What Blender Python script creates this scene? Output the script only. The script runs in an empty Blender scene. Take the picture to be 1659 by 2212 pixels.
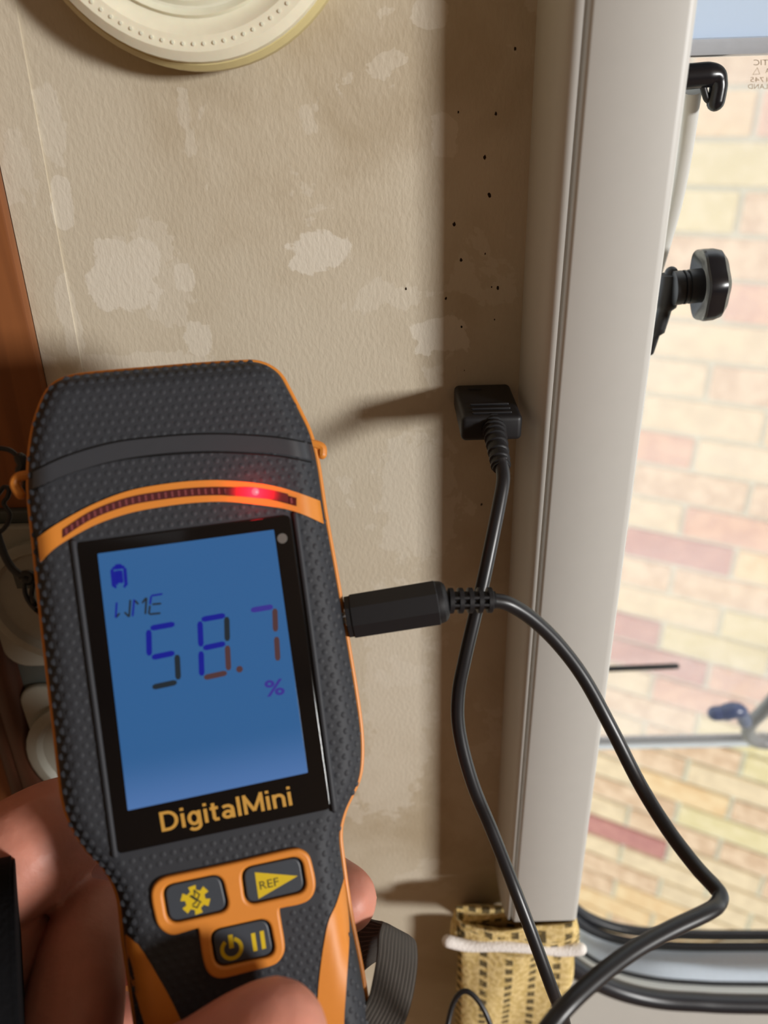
import bpy, bmesh, math, random
import numpy as np
from mathutils import Matrix, Vector
random.seed(7)
SC = bpy.context.scene
COL = SC.collection

# ------------------------------------------------------------------ camera
FPX, CX, CY = 1664.0, 829.5, 1106.0
CAM = np.array([0.0, 0.0, 1.25])
NAD = (95.0, 2994.0)                       # where plumb lines meet, from the image centre
ez = -np.array([NAD[0], -NAD[1], FPX]); ez /= np.linalg.norm(ez)
ex = np.array([1.0, 0, 0]); ex = ex - ex.dot(ez) * ez; ex /= np.linalg.norm(ex)
ey = np.cross(ez, ex)
if ey[2] < 0: ey = -ey
C2W = np.array([ex, ey, ez])               # (right, up, forward) -> world

def ray(px, py):
    return C2W @ np.array([(px - CX) / FPX, -(py - CY) / FPX, 1.0])
def at_y(px, py, y):                       # point of that sight line on a plane parallel to the wall
    d = ray(px, py); return CAM + d * ((y - CAM[1]) / d[1])
def at_d(px, py, depth):
    return CAM + ray(px, py) * depth

cam_data = bpy.data.cameras.new('camera')
cam = bpy.data.objects.new('camera', cam_data); COL.objects.link(cam)
R = Matrix(((C2W[0][0], C2W[0][1], -C2W[0][2]), (C2W[1][0], C2W[1][1], -C2W[1][2]), (C2W[2][0], C2W[2][1], -C2W[2][2])))
cam.matrix_world = Matrix.Translation(Vector(CAM)) @ R.to_4x4()
cam_data.sensor_fit = 'HORIZONTAL'; cam_data.sensor_width = 36.0
cam_data.lens = 36.0 * FPX / 1659.0
cam_data.clip_start = 0.005; cam_data.clip_end = 100
cam_data.dof.use_dof = True; cam_data.dof.focus_distance = 0.21; cam_data.dof.aperture_fstop = 15
SC.camera = cam

# ------------------------------------------------------------------ light and exposure
SC.view_settings.view_transform = 'Standard'; SC.view_settings.look = 'None'
SC.view_settings.gamma = 1.0; SC.view_settings.use_curve_mapping = False
SC.view_settings.exposure = 0.0
W = bpy.data.worlds.new('sky'); SC.world = W; W.use_nodes = True
bg = W.node_tree.nodes['Background']
bg.inputs[0].default_value = (0.90, 0.96, 1.0, 1); bg.inputs[1].default_value = 1.95

def area(name, loc, aim, sx, sy, power, col):
    l = bpy.data.lights.new(name, 'AREA'); l.shape = 'RECTANGLE'; l.size = sx; l.size_y = sy
    l.energy = power; l.color = col
    o = bpy.data.objects.new(name, l); COL.objects.link(o)
    o.location = loc
    o.rotation_euler = (Vector(aim) - Vector(loc)).to_track_quat('-Z', 'Y').to_euler()
    return o
D = 0.220                                  # distance of the papered wall
area('daylight_side_window', (1.88, -1.34, 1.50), (0.03, D, 1.16), 0.36, 0.36, 66, (1.0, 0.985, 0.96))
area('overhead_fill', (-0.1, -0.55, 1.93), (0.0, 0.0, 1.2), 0.5, 0.5, 0.22, (0.92, 0.96, 1.0))  # added soft fill to lift the ambient; the ceiling has no vent

# ------------------------------------------------------------------ helpers
def srgb(r, g, b):
    f = lambda c: (c / 255 / 12.92) if c / 255 <= 0.04045 else ((c / 255 + 0.055) / 1.055) ** 2.4
    return (f(r), f(g), f(b), 1)
def mat(name, col, rough=0.5, spec=0.5, metal=0.0, emit=None, estr=0.0, bump=None, sss=0.0, coat=0.0):
    m = bpy.data.materials.new(name); m.use_nodes = True
    nt = m.node_tree; b = nt.nodes['Principled BSDF']
    b.inputs['Base Color'].default_value = col; b.inputs['Roughness'].default_value = rough
    b.inputs['Metallic'].default_value = metal; b.inputs['Specular IOR Level'].default_value = spec
    b.inputs['Coat Weight'].default_value = coat
    if emit: b.inputs['Emission Color'].default_value = emit; b.inputs['Emission Strength'].default_value = estr
    if sss:
        b.inputs['Subsurface Weight'].default_value = sss; b.inputs['Subsurface Radius'].default_value = (1, .35, .2)
        b.inputs['Subsurface Scale'].default_value = 0.004
    n = nt.nodes.new('ShaderNodeTexNoise'); tc = nt.nodes.new('ShaderNodeTexCoord')
    nt.links.new(tc.outputs['Object'], n.inputs['Vector'])
    sc, st, dist, var = bump or (400, 0.1, 0.0002, 0.06)
    n.inputs['Scale'].default_value = sc; n.inputs['Detail'].default_value = 4
    bp = nt.nodes.new('ShaderNodeBump'); bp.inputs['Strength'].default_value = st; bp.inputs['Distance'].default_value = dist
    nt.links.new(n.outputs['Fac'], bp.inputs['Height']); nt.links.new(bp.outputs['Normal'], b.inputs['Normal'])
    if var:
        mx = nt.nodes.new('ShaderNodeMix'); mx.data_type = 'RGBA'; mx.blend_type = 'MIX'
        mx.inputs['A'].default_value = [c * (1 - var) for c in col[:3]] + [1]
        mx.inputs['B'].default_value = [min(1, c * (1 + var)) for c in col[:3]] + [1]
        nt.links.new(n.outputs['Fac'], mx.inputs['Factor']); nt.links.new(mx.outputs['Result'], b.inputs['Base Color'])
    return m
class NT:                                  # a small helper for node graphs
    def __init__(s, m): s.nt = m.node_tree; s.b = s.nt.nodes['Principled BSDF']
    def n(s, t, **k):
        o = s.nt.nodes.new(t)
        for a, v in k.items(): setattr(o, a, v)
        return o
    def l(s, a, b): s.nt.links.new(a, b)
    def m(s, op, a, b=None, c=None):
        o = s.n('ShaderNodeMath', operation=op)
        for i, v in enumerate((a, b, c)):
            if v is None: continue
            if isinstance(v, (int, float)): o.inputs[i].default_value = v
            else: s.l(v, o.inputs[i])
        return o.outputs[0]
    def mix(s, f, a, b):
        o = s.n('ShaderNodeMix', data_type='RGBA')
        for k, v in (('Factor', f), ('A', a), ('B', b)):
            if isinstance(v, (int, float)): o.inputs[k].default_value = v
            elif isinstance(v, tuple): o.inputs[k].default_value = v
            else: s.l(v, o.inputs[k])
        return o.outputs['Result']
    def ramp(s, x, lo, hi):
        o = s.n('ShaderNodeMapRange', interpolation_type='SMOOTHSTEP')
        s.l(x, o.inputs['Value']); o.inputs['From Min'].default_value = lo; o.inputs['From Max'].default_value = hi
        return o.outputs['Result']

def thing(name, label, cat, loc=(0, 0, 0), group=None, kind=None):
    o = bpy.data.objects.new(name, None); COL.objects.link(o); o.location = loc; o.empty_display_size = 0.01
    if label: o['label'] = label
    if cat: o['category'] = cat
    if group: o['group'] = group
    if kind: o['kind'] = kind
    return o
def link(name, me, m, parent=None, label=None, kind=None, smooth=True):
    me.name = name
    if m is not None:
        me.materials.clear()
        for q in (m if isinstance(m, (list, tuple)) else [m]): me.materials.append(q)
    if smooth: me.polygons.foreach_set('use_smooth', [True] * len(me.polygons))
    o = bpy.data.objects.new(name, me); COL.objects.link(o)
    if parent:
        o.parent = parent
        if parent.type == 'EMPTY' and not parent.get('local_frame'):
            o.matrix_parent_inverse = Matrix.Translation(-parent.location)
    if label: o['label'] = label
    if kind: o['kind'] = kind
    return o
def mesh(name, vs, fs, m, parent=None, label=None, kind=None, smooth=True, sharp=35, mi=None):
    assert max(map(max, fs)) < len(vs), name
    me = bpy.data.meshes.new(name); me.from_pydata([tuple(map(float, v)) for v in vs], [], fs)
    bm = bmesh.new(); bm.from_mesh(me)
    bmesh.ops.recalc_face_normals(bm, faces=bm.faces); bm.to_mesh(me); bm.free()
    o = link(name, me, m, parent, label, kind, smooth)
    if mi: me.polygons.foreach_set('material_index', mi)
    if smooth and sharp: me.set_sharp_from_angle(angle=math.radians(sharp))
    return o
def box(x0, x1, y0, y1, z0, z1):
    v = [(x, y, z) for x in (x0, x1) for y in (y0, y1) for z in (z0, z1)]
    return v, [(0, 1, 3, 2), (4, 6, 7, 5), (0, 4, 5, 1), (2, 3, 7, 6), (0, 2, 6, 4), (1, 5, 7, 3)]
def join(parts):
    V, F_ = [], []
    for v, f in parts:
        k = len(V); V += list(v); F_ += [tuple(i + k for i in q) for q in f]
    return V, F_
def bevelled(name, vf, w, seg, m, parent=None, **k):
    o = mesh(name, vf[0], vf[1], m, parent, smooth=True, sharp=0, **k)
    bm = bmesh.new(); bm.from_mesh(o.data)
    bmesh.ops.bevel(bm, geom=list(bm.edges), offset=w, segments=seg, affect='EDGES', profile=0.5)
    bm.to_mesh(o.data); bm.free()
    o.data.polygons.foreach_set('use_smooth', [True] * len(o.data.polygons)); o.data.set_sharp_from_angle(angle=math.radians(40))
    return o
def catmull(pts, n, closed=False):
    p = [np.array(q, float) for q in pts]; N = len(p); out = []
    rng = range(N if closed else N - 1)
    for i in rng:
        g = lambda j: p[j % N] if closed else p[max(0, min(N - 1, j))]
        a, b, c, d = g(i - 1), g(i), g(i + 1), g(i + 2)
        for k in range(n):
            t = k / n
            out.append(0.5 * ((2 * b) + (-a + c) * t + (2 * a - 5 * b + 4 * c - d) * t * t + (-a + 3 * b - 3 * c + d) * t ** 3))
    if not closed: out.append(p[-1])
    return out
def tube(pts, rad, n=14, closed=False, dome=False):
    P = [np.array(p, float) for p in pts]; N = len(P)
    r = [rad] * N if isinstance(rad, (int, float)) else list(rad)
    if dome:                               # rounded ends
        t0 = P[0] - P[1]; t0 /= np.linalg.norm(t0); t1 = P[-1] - P[-2]; t1 /= np.linalg.norm(t1)
        A = [(P[0] + t0 * r[0] * math.sin(a), r[0] * math.cos(a)) for a in (1.5, 1.2, .8, .4)]
        B = [(P[-1] + t1 * r[-1] * math.sin(a), r[-1] * math.cos(a)) for a in (.4, .8, 1.2, 1.5)]
        P = [a[0] for a in A] + P + [b[0] for b in B]; r = [a[1] for a in A] + r + [b[1] for b in B]; N = len(P)
    V, Fc = [], []; u = None
    for i in range(N):
        t = (P[(i + 1) % N] - P[i - 1]) if closed else (P[min(N - 1, i + 1)] - P[max(0, i - 1)])
        t = t / (np.linalg.norm(t) + 1e-12)
        if u is None:
            u = np.cross(t, [0.3, 0.2, 1.0]); u /= np.linalg.norm(u)
        u = u - u.dot(t) * t; u /= np.linalg.norm(u); w = np.cross(t, u)
        for k in range(n):
            a = 2 * math.pi * k / n; V.append(P[i] + r[i] * (math.cos(a) * u + math.sin(a) * w))
    for i in range(N if closed else N - 1):
        for k in range(n):
            a = i * n + k; b = i * n + (k + 1) % n; j = ((i + 1) % N) * n
            Fc.append((a, b, j + (k + 1) % n, j + k))
    if not closed: Fc += [tuple(range(n))[::-1], tuple((N - 1) * n + k for k in range(n))]
    return V, Fc
def from_curve(cu, name):
    o = bpy.data.objects.new(name, cu); COL.objects.link(o)
    dg = bpy.context.evaluated_depsgraph_get()
    me = bpy.data.meshes.new_from_object(o.evaluated_get(dg)); bpy.data.objects.remove(o); return me
def slab(name, loops, m, parent, z=0.0, th=0.0006, bev=0.0002, fz=None, xf=None, res=2, **k):
    cu = bpy.data.curves.new(name, 'CURVE'); cu.dimensions = '2D'; cu.fill_mode = 'BOTH'
    cu.bevel_depth = bev; cu.bevel_resolution = res; cu.extrude = max(0, th / 2 - bev); cu.offset = -bev
    for lp in loops:
        s = cu.splines.new('POLY'); s.points.add(len(lp) - 1); s.use_cyclic_u = True
        for p, q in zip(s.points, lp): p.co = (q[0], q[1], 0, 1)
    me = from_curve(cu, name)
    for v in me.vertices:
        v.co.z += z + th / 2 + (fz(v.co.x, v.co.y) if fz else 0)
        if xf: v.co = xf(v.co)
    o = link(name, me, m, parent, **k); me.set_sharp_from_angle(angle=math.radians(40)); return o
def text(body, name, m, parent, p0, ux, uy, off=0.0, th=0.0, z=0.0, xf=None, **k):
    """lettering whose box runs from p0 along ux (its width) and uy (cap height)"""
    cu = bpy.data.curves.new(name, 'FONT'); cu.body = body; cu.offset = off; cu.extrude = th; cu.resolution_u = 4
    me = from_curve(cu, name)
    xs = [v.co.x for v in me.vertices]
    x0, x1 = min(xs), max(xs); cap = 0.729
    p0, ux, uy = (np.array(a, float) for a in (p0, ux, uy))
    for v in me.vertices:
        q = p0 + ux * ((v.co.x - x0) / (x1 - x0)) + uy * (v.co.y / cap)
        v.co = (q[0], q[1], z + v.co.z) if len(q) == 2 else (q[0], q[1], q[2])
    return link(name, me, m, parent, smooth=False, **k)
def rrect(x0, x1, y0, y1, r, n=6):
    P = []
    for cx, cy, a0 in ((x1 - r, y1 - r, 0), (x0 + r, y1 - r, 90), (x0 + r, y0 + r, 180), (x1 - r, y0 + r, 270)):
        for i in range(n + 1):
            a = math.radians(a0 + 90 * i / n); P.append((cx + r * math.cos(a), cy + r * math.sin(a)))
    return P
def round_quad(q, r, n=6):                 # any convex quad with rounded corners
    q = [np.array(p, float) for p in q]; P = []
    for i in range(len(q)):
        a, b, c = q[i - 1], q[i], q[(i + 1) % len(q)]
        u = (a - b) / np.linalg.norm(a - b) * r; w = (c - b) / np.linalg.norm(c - b) * r
        for k in range(n + 1):
            t = k / n; P.append((b + u) * (1 - t) ** 2 + 2 * b * t * (1 - t) + (b + w) * t * t)
    return P

# ------------------------------------------------------------------ materials
M = {}
M['white'] = mat('cream_white_plastic', srgb(196, 195, 190), .42, .35, bump=(220, .05, .0002, .02))
M['blackrub'] = mat('black_rubber', srgb(24, 24, 26), .45, .4)
M['blackgloss'] = mat('black_gloss_plastic', srgb(20, 20, 24), .26, .45)
M['cord'] = mat('black_cable_sheath', srgb(26, 26, 29), .36, .5, bump=(700, .06, .0001, .05))
M['plug'] = mat('black_moulded_plastic', srgb(22, 22, 25), .5, .4)
M['rubber'] = mat('charcoal_grip_rubber', srgb(46, 48, 53), .6, .3, bump=(900, .15, .0001, .08))
M['smoothrub'] = mat('charcoal_smooth_plastic', srgb(50, 52, 57), .38, .5)
M['orange'] = mat('orange_rubber', srgb(206, 128, 48), .45, .4, bump=(600, .08, .0001, .03))
M['bezel'] = mat('black_display_glass', srgb(8, 8, 10), .06, .5, bump=(100, 0, .0001, 0))
M['well'] = mat('black_gap', srgb(10, 10, 11), .6, .3)
M['button'] = mat('slate_button_plastic', srgb(58, 63, 70), .4, .4)
M['yellow'] = mat('yellow_print', srgb(200, 170, 18), .5, .4)
M['gold'] = mat('gold_print', srgb(186, 140, 62), .4, .4)
M['ink'] = mat('dark_print', srgb(50, 52, 30), .6, .3)
M['steel'] = mat('bright_steel', srgb(200, 200, 200), .18, .5, 1.0)
M['skin'] = mat('skin', srgb(198, 132, 112), .48, .4, bump=(230, .4, .0007, .12), sss=.3)
M['nail'] = mat('fingernail', srgb(214, 160, 142), .3, .5)
M['sleeve'] = mat('black_knit', srgb(16, 16, 18), .9, .1, bump=(900, .5, .0006, .1))
M['mortar'] = mat('pale_mortar', srgb(214, 214, 196), .95, .1, bump=(120, .5, .003, .08))
M['seal'] = mat('black_rubber_seal', srgb(30, 31, 36), .35, .45)
M['alu'] = mat('silver_window_frame', srgb(205, 212, 222), .25, .5, .35)
M['greyarm'] = mat('grey_stay_plastic', srgb(120, 120, 122), .35, .5)
M['blue'] = mat('blue_grey_plastic', srgb(70, 80, 112), .3, .5)
M['plastgrey'] = mat('grey_socket_plastic', srgb(138, 137, 126), .45, .4)
M['plastdark'] = mat('dark_socket_backplate', srgb(66, 70, 66), .5, .4)
M['shell'] = mat('brown_caravan_lining', srgb(128, 106, 82), .8, .2)
M['floor'] = mat('brown_floor_vinyl', srgb(120, 92, 66), .6, .3)
M['lamp'] = mat('cream_lamp_plastic', srgb(236, 230, 206), .35, .5, sss=.2)
M['lamprim'] = mat('yellowed_lamp_rim', srgb(206, 192, 140), .4, .4)
M['mould'] = mat('black_mould', srgb(48, 38, 30), .9, .1)
M['webbing'] = None
def lcd_material():
    m = mat('blue_backlit_lcd', srgb(20, 40, 70), .12, .4, bump=(100, 0, .0001, 0)); t = NT(m)
    tc = t.n('ShaderNodeTexCoord'); sp = t.n('ShaderNodeSeparateXYZ'); t.l(tc.outputs['Object'], sp.inputs[0])
    f = t.ramp(sp.outputs[1], -0.026, -0.012)     # paler blue emission towards the lower edge
    c = t.mix(f, srgb(96, 136, 196), srgb(56, 108, 162))
    t.l(c, t.b.inputs['Emission Color']); t.b.inputs['Emission Strength'].default_value = 0.62
    return m
M['lcd'] = lcd_material()
def flat(name, col):
    m = mat(name, (0.005, 0.005, 0.01, 1), .3, .3, bump=(100, 0, .0001, 0))
    b = m.node_tree.nodes['Principled BSDF']; b.inputs['Emission Color'].default_value = col; b.inputs['Emission Strength'].default_value = 0.6
    return m
M['segblue'] = flat('lcd_segment_blue', srgb(12, 28, 168)); M['segdark'] = flat('lcd_segment_green', srgb(34, 46, 50))
M['segbrown'] = flat('lcd_segment_brown', srgb(96, 62, 60)); M['segviolet'] = flat('lcd_segment_violet', srgb(66, 56, 168))

def wood(name, c0, c1, sc=(14, 14, 1.2)):
    m = mat(name, c0, .42, .4); t = NT(m)
    tc = t.n('ShaderNodeTexCoord'); mp = t.n('ShaderNodeMapping'); mp.inputs['Scale'].default_value = sc
    t.l(tc.outputs['Object'], mp.inputs[0]); n = t.n('ShaderNodeTexNoise'); n.inputs['Scale'].default_value = 9; n.inputs['Detail'].default_value = 6
    n.inputs['Distortion'].default_value = .6; t.l(mp.outputs[0], n.inputs['Vector'])
    t.l(t.mix(t.ramp(n.outputs['Fac'], .3, .7), c0, c1), t.b.inputs['Base Color']); return m
M['wood'] = wood('orange_brown_wood', srgb(138, 84, 46), srgb(118, 70, 38))
M['darkwood'] = wood('dark_brown_wood', srgb(74, 42, 28), srgb(52, 30, 20))

# ------------------------------------------------------------------ the papered wall with the window opening
YP = D - 0.026                             # front of the white blind post
def lineX(pa, pb, y):                      # a near-vertical line on the plane y: X as a function of Z
    a, b = at_y(*pa, y), at_y(*pb, y)
    return lambda z: a[0] + (b[0] - a[0]) * (z - a[2]) / (b[2] - a[2])
xr = lineX((1511, 0), (1250, 1960), YP); xg = lineX((1270, 0), (1113, 1880), YP); xc = lineX((1156, 100), (1066, 1950), D)
ZT, ZB = 1.62, 0.55
z_sill = at_y(1500, 2168, D)[2]; z_head = at_y(1600, 118, D + .012)[2]
XO = xr(1.0) - 0.003                       # left edge of the opening
def wallpaper():
    m = mat('beige_mottled_wallpaper', srgb(190, 175, 148), .5, .35); t = NT(m)
    tc = t.n('ShaderNodeTexCoord'); P = tc.outputs['Object']
    def noise(sc, det=4, dist=0, rough=.55):
        n = t.n('ShaderNodeTexNoise'); n.inputs['Scale'].default_value = sc; n.inputs['Detail'].default_value = det
        n.inputs['Distortion'].default_value = dist; n.inputs['Roughness'].default_value = rough; t.l(P, n.inputs['Vector']); return n.outputs['Fac']
    base = t.mix(t.ramp(noise(26, 6, .4, .65), .32, .68), srgb(174, 159, 134), srgb(194, 182, 160))
    base = t.mix(t.m('MULTIPLY', t.ramp(noise(11, 3, .2), .4, .62), .75), base, srgb(200, 190, 170))
    pale = srgb(212, 204, 188)
    blot = t.m('MULTIPLY', t.ramp(noise(34, 5, .3, .6), .585, .60), .38)
    base = t.mix(blot, base, pale)
    # the larger printed pale blotches, each with a ragged edge
    sp = t.n('ShaderNodeSeparateXYZ'); t.l(P, sp.inputs[0])
    rag = t.m('MULTIPLY', t.m('SUBTRACT', noise(150, 4, .5, .6), .5), 1.5)
    tot = None
    for (px, py, hw, hh, s) in [(262, 610, 78, 62, .9), (240, 545, 40, 36, .8), (310, 560, 36, 50, .8), (398, 600, 22, 34, .7), (685, 545, 62, 46, .95),
                                (136, 440, 24, 60, .8), (112, 268, 30, 90, .5), (150, 690, 22, 85, .5), (428, 735, 28, 40, .7), (950, 725, 62, 40, .8),
                                (960, 300, 30, 46, .5), (330, 800, 160, 40, .5), (900, 1080, 90, 130, .4), (860, 1500, 70, 200, .4), (830, 1690, 60, 70, .45), (930, 30, 42, 34, .5)]:
        c = at_y(px, py, D); a = at_y(px + hw, py, D)[0] - c[0]; b = c[2] - at_y(px, py + hh, D)[2]
        dx = t.m('DIVIDE', t.m('ABSOLUTE', t.m('SUBTRACT', sp.outputs[0], float(c[0]))), float(a))
        dz = t.m('DIVIDE', t.m('ABSOLUTE', t.m('SUBTRACT', sp.outputs[2], float(c[2]))), float(b))
        d = t.m('ADD', t.m('POWER', t.m('ADD', t.m('POWER', dx, 3.0), t.m('POWER', dz, 3.0)), .333), rag)
        k = t.m('MULTIPLY', t.m('SUBTRACT', 1.0, t.ramp(d, .9, 1.02)), s)
        tot = k if tot is None else t.m('MAXIMUM', tot, k)
    base = t.mix(tot, base, pale)
    t.l(base, t.b.inputs['Base Color'])
    bp = t.n('ShaderNodeBump'); bp.inputs['Strength'].default_value = .35; bp.inputs['Distance'].default_value = .0005
    mp = t.n('ShaderNodeMapping'); mp.inputs['Scale'].default_value = (1, 1, .5); t.l(P, mp.inputs[0])
    n = t.n('ShaderNodeTexNoise'); n.inputs['Scale'].default_value = 900; n.inputs['Detail'].default_value = 3; t.l(mp.outputs[0], n.inputs['Vector'])
    t.l(n.outputs['Fac'], bp.inputs['Height']); t.l(bp.outputs['Normal'], t.b.inputs['Normal'])
    return m
M['paper'] = wallpaper()
wall = mesh('wall_back', *join([box(-.6, XO, D, D + .028, 0, 2.0), box(XO, 1.9, D + .004, D + .028, 0, z_sill - .09), box(XO, 1.9, D, D + .028, z_head + .26, 2.0), box(1.35, 1.9, D, D + .028, z_sill - .09, z_head + .26)]), M['paper'], kind='structure', smooth=False)
# mould specks on the shaded strip of the wall
mv = []
for (px, py, r) in [(1047, 340, 5), (1057, 421, 5.5), (981, 485, 5), (996, 562, 4.5), (990, 242, 2.5), (1071, 246, 3.5), (1113, 105, 3.5), (997, 706, 3), (963, 645, 3.5), (1048, 548, 2.5), (1075, 622, 4), (1062, 620, 2.5), (877, 624, 3), (1040, 1090, 4), (1003, 800, 2), (1068, 690, 2)]:
    c = at_y(px, py, D); R0 = r * .18 / FPX; n = 9; pts = []
    for k in range(n):
        a = 2 * math.pi * k / n; q = R0 * random.uniform(.7, 1.25); pts.append((c[0] + .8 * q * math.cos(a), D - .00006, c[2] + 1.2 * q * math.sin(a)))
    mv.append((pts + [(c[0], D - .0002, c[2])], [(k, (k + 1) % n, n) for k in range(n)]))
mesh('mould_specks', *join(mv), M['mould'], wall, kind='stuff', label='tiny black mould specks on the shaded strip of wallpaper')
# a strip of the same paper over the corner, its edge just visible
sx = lineX((44, 60), (168, 740), D); wx = lineX((0, 347), (86, 749), D)
trim2 = mesh('trim_2', [(wx(z), D - y, z) for z in (ZB, ZT) for y in (0, .0005)] + [(sx(z), D - y, z) for z in (ZB, ZT) for y in (0, .0005)],
             [(1, 3, 7, 5), (4, 5, 7, 6), (0, 1, 3, 2), (0, 4, 5, 1), (2, 3, 7, 6), (0, 2, 6, 4)], M['paper'], kind='structure', smooth=False)

# white upright of the blind cassette
prof = []
for i in range(13):
    a = math.pi / 2 * i / 12; prof.append((0, 1 - math.cos(a), math.sin(a)))
def post_ring(z):
    c, g, r = xc(z), xg(z), xr(z); P = []
    for i in range(15):
        a = math.pi / 2 * i / 14; P.append((c + (g - .0006 - c) * (1 - math.cos(a)), D - .0255 * math.sin(a) ** .5, z))
    P += [(g - .0003, YP + .0016, z), (g + .0003, YP + .0016, z), (g + .0008, YP + .0002, z), (g + .0016, YP - .0004, z)]
    P += [(r - .0022, YP - .0002, z), (r - .0008, YP, z), (r - .0002, YP + .0006, z), (r, YP + .002, z), (r, D + .002, z), (c, D + .002, z)]
    return P
zp0 = at_y(1180, 1988, YP)[2]; zs = [zp0 + (ZT - zp0) * i / 6 for i in range(7)]
rings = [post_ring(z) for z in zs]; n = len(rings[0])
V = [p for r in rings for p in r]; Fc = [(i * n + k, i * n + (k + 1) % n, (i + 1) * n + (k + 1) % n, (i + 1) * n + k) for i in range(6) for k in range(n)]
Fc += [tuple(range(n)), tuple(6 * n + k for k in range(n))]
mesh('trim_1', V, Fc, M['white'], kind='structure', sharp=50)

# rest of the caravan: lining, floor, far walls
mesh('floor', *box(-.6, 1.9, -2.0, D + .03, -.05, 0), M['floor'], kind='structure', smooth=False)
mesh('ceiling', *box(-.6, 1.9, -2.0, D + .03, 2.0, 2.05), M['shell'], kind='structure', smooth=False)
mesh('wall_left', *box(-.63, -.6, -2.0, D + .03, 0, 2.0), M['shell'], kind='structure', smooth=False)
mesh('wall_front', *box(-.6, 1.9, -2.03, -2.0, 0, 2.0), M['shell'], kind='structure', smooth=False)
mesh('wall_right', *join([box(1.9, 1.93, -2.0, D, 0, 1.3), box(1.9, 1.93, -2.0, D, 1.7, 2.0), box(1.9, 1.93, -2.0, -1.55, 1.3, 1.7), box(1.9, 1.93, -1.13, D, 1.3, 1.7)]), M['shell'], kind='structure', smooth=False)

# ------------------------------------------------------------------ window: seals, frame, open acrylic pane
win = thing('window_1', 'caravan window with an open acrylic pane, black rubber seals and silver frame', None, (XO, D, z_sill), kind='structure')
def u_seal(pxs, y, r, m, name, sy=None, **k):
    P = catmull([at_y(px, py, y) for px, py in pxs], 8)
    return mesh(name, *tube(P, r, 12), m, win, **k)
XR = 2300
y1 = D - .002; u_seal([(1150, 1990), (1195, 2052), (1240, 2088), (1290, 2119), (1350, 2143), (1420, 2158), (1500, 2164), (1659, 2169), (XR, 2172)], y1, .0046, M['seal'], 'window_seal', label='thick black inner rubber seal')
y2 = D + .034; u_seal([(1150, 1945), (1205, 2010), (1260, 2062), (1320, 2095), (1400, 2116), (1500, 2126), (1659, 2130), (XR, 2132)], y2, .0022, M['seal'], 'window_seal')
y3 = D + .052; u_seal([(1150, 1880), (1225, 1945), (1265, 1978), (1320, 2001), (1390, 2013), (1500, 2019), (1659, 2020), (XR, 2020)], y3, .0029, M['seal'], 'window_seal')
u_seal([(1150, 1900), (1225, 1970), (1270, 2005), (1330, 2028), (1400, 2040), (1500, 2045), (1659, 2045), (XR, 2045)], y3 - .004, .0026, M['seal'], 'window_seal')
# silver frame: a sheet swept between the seals
def sweep(pa, ya, pb, yb, name, m, th=.002, **k):
    A = catmull([at_y(px, py, ya) for px, py in pa], 8); B = np.array(catmull([at_y(px, py, yb) for px, py in pb], 8)); N = len(A); V = []
    q = np.linspace(0, len(B) - 1, N); B = [np.array([np.interp(t, range(len(B)), B[:, c]) for c in range(3)]) for t in q]
    for a, b in zip(A, B):
        for t in (0, .25, .5, .75, 1): V.append(a + (b - a) * t + np.array([0, 0, -.0015 * math.sin(math.pi * t)]))
    for a, b in zip(A, B): V += [a + np.array([0, .001, -th]), b + np.array([0, .001, -th])]
    Fc = [(i * 5 + k, i * 5 + k + 1, i * 5 + 6 + k, i * 5 + 5 + k) for i in range(N - 1) for k in range(4)]
    o = 5 * N; Fc += [(o + 2 * i, o + 2 * i + 1, o + 2 * i + 3, o + 2 * i + 2) for i in range(N - 1)]
    return mesh(name, V, Fc, m, win, **k)
sweep([(1150, 1990), (1195, 2052), (1240, 2088), (1290, 2119), (1350, 2143), (1420, 2158), (1500, 2164), (1659, 2169), (XR, 2172)], y1,
      [(1150, 1945), (1205, 2010), (1260, 2062), (1320, 2095), (1400, 2116), (1500, 2126), (1659, 2130), (XR, 2132)], y2, 'sill_strip', M['white'], label='pinkish white strip between the two lower seals')
sweep([(1150, 1945), (1205, 2010), (1260, 2062), (1320, 2095), (1400, 2116), (1500, 2126), (1659, 2130), (XR, 2132)], y2,
      [(1150, 1905), (1225, 1975), (1270, 2010), (1330, 2033), (1400, 2045), (1500, 2050), (1659, 2050), (XR, 2050)], y3, 'window_frame', M['alu'], label='silver window frame with a rounded corner')
cb = catmull([at_y(px, py, D) for px, py in [(1160, 2010), (1195, 2056), (1240, 2092), (1290, 2122), (1350, 2146), (1420, 2160), (1500, 2166), (1659, 2171), (XR, 2174)]], 6)
V = []
for p in cb: V += [p, (p[0], D, .2), p + np.array([0, .004, 0]), (p[0], D + .004, .2)]
mesh('trim_3', V, [q for i in range(len(cb) - 1) for q in ((4 * i, 4 * i + 1, 4 * i + 5, 4 * i + 4), (4 * i + 2, 4 * i + 3, 4 * i + 7, 4 * i + 6), (4 * i, 4 * i + 2, 4 * i + 6, 4 * i + 4))], M['white'], kind='structure', sharp=30)
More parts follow.
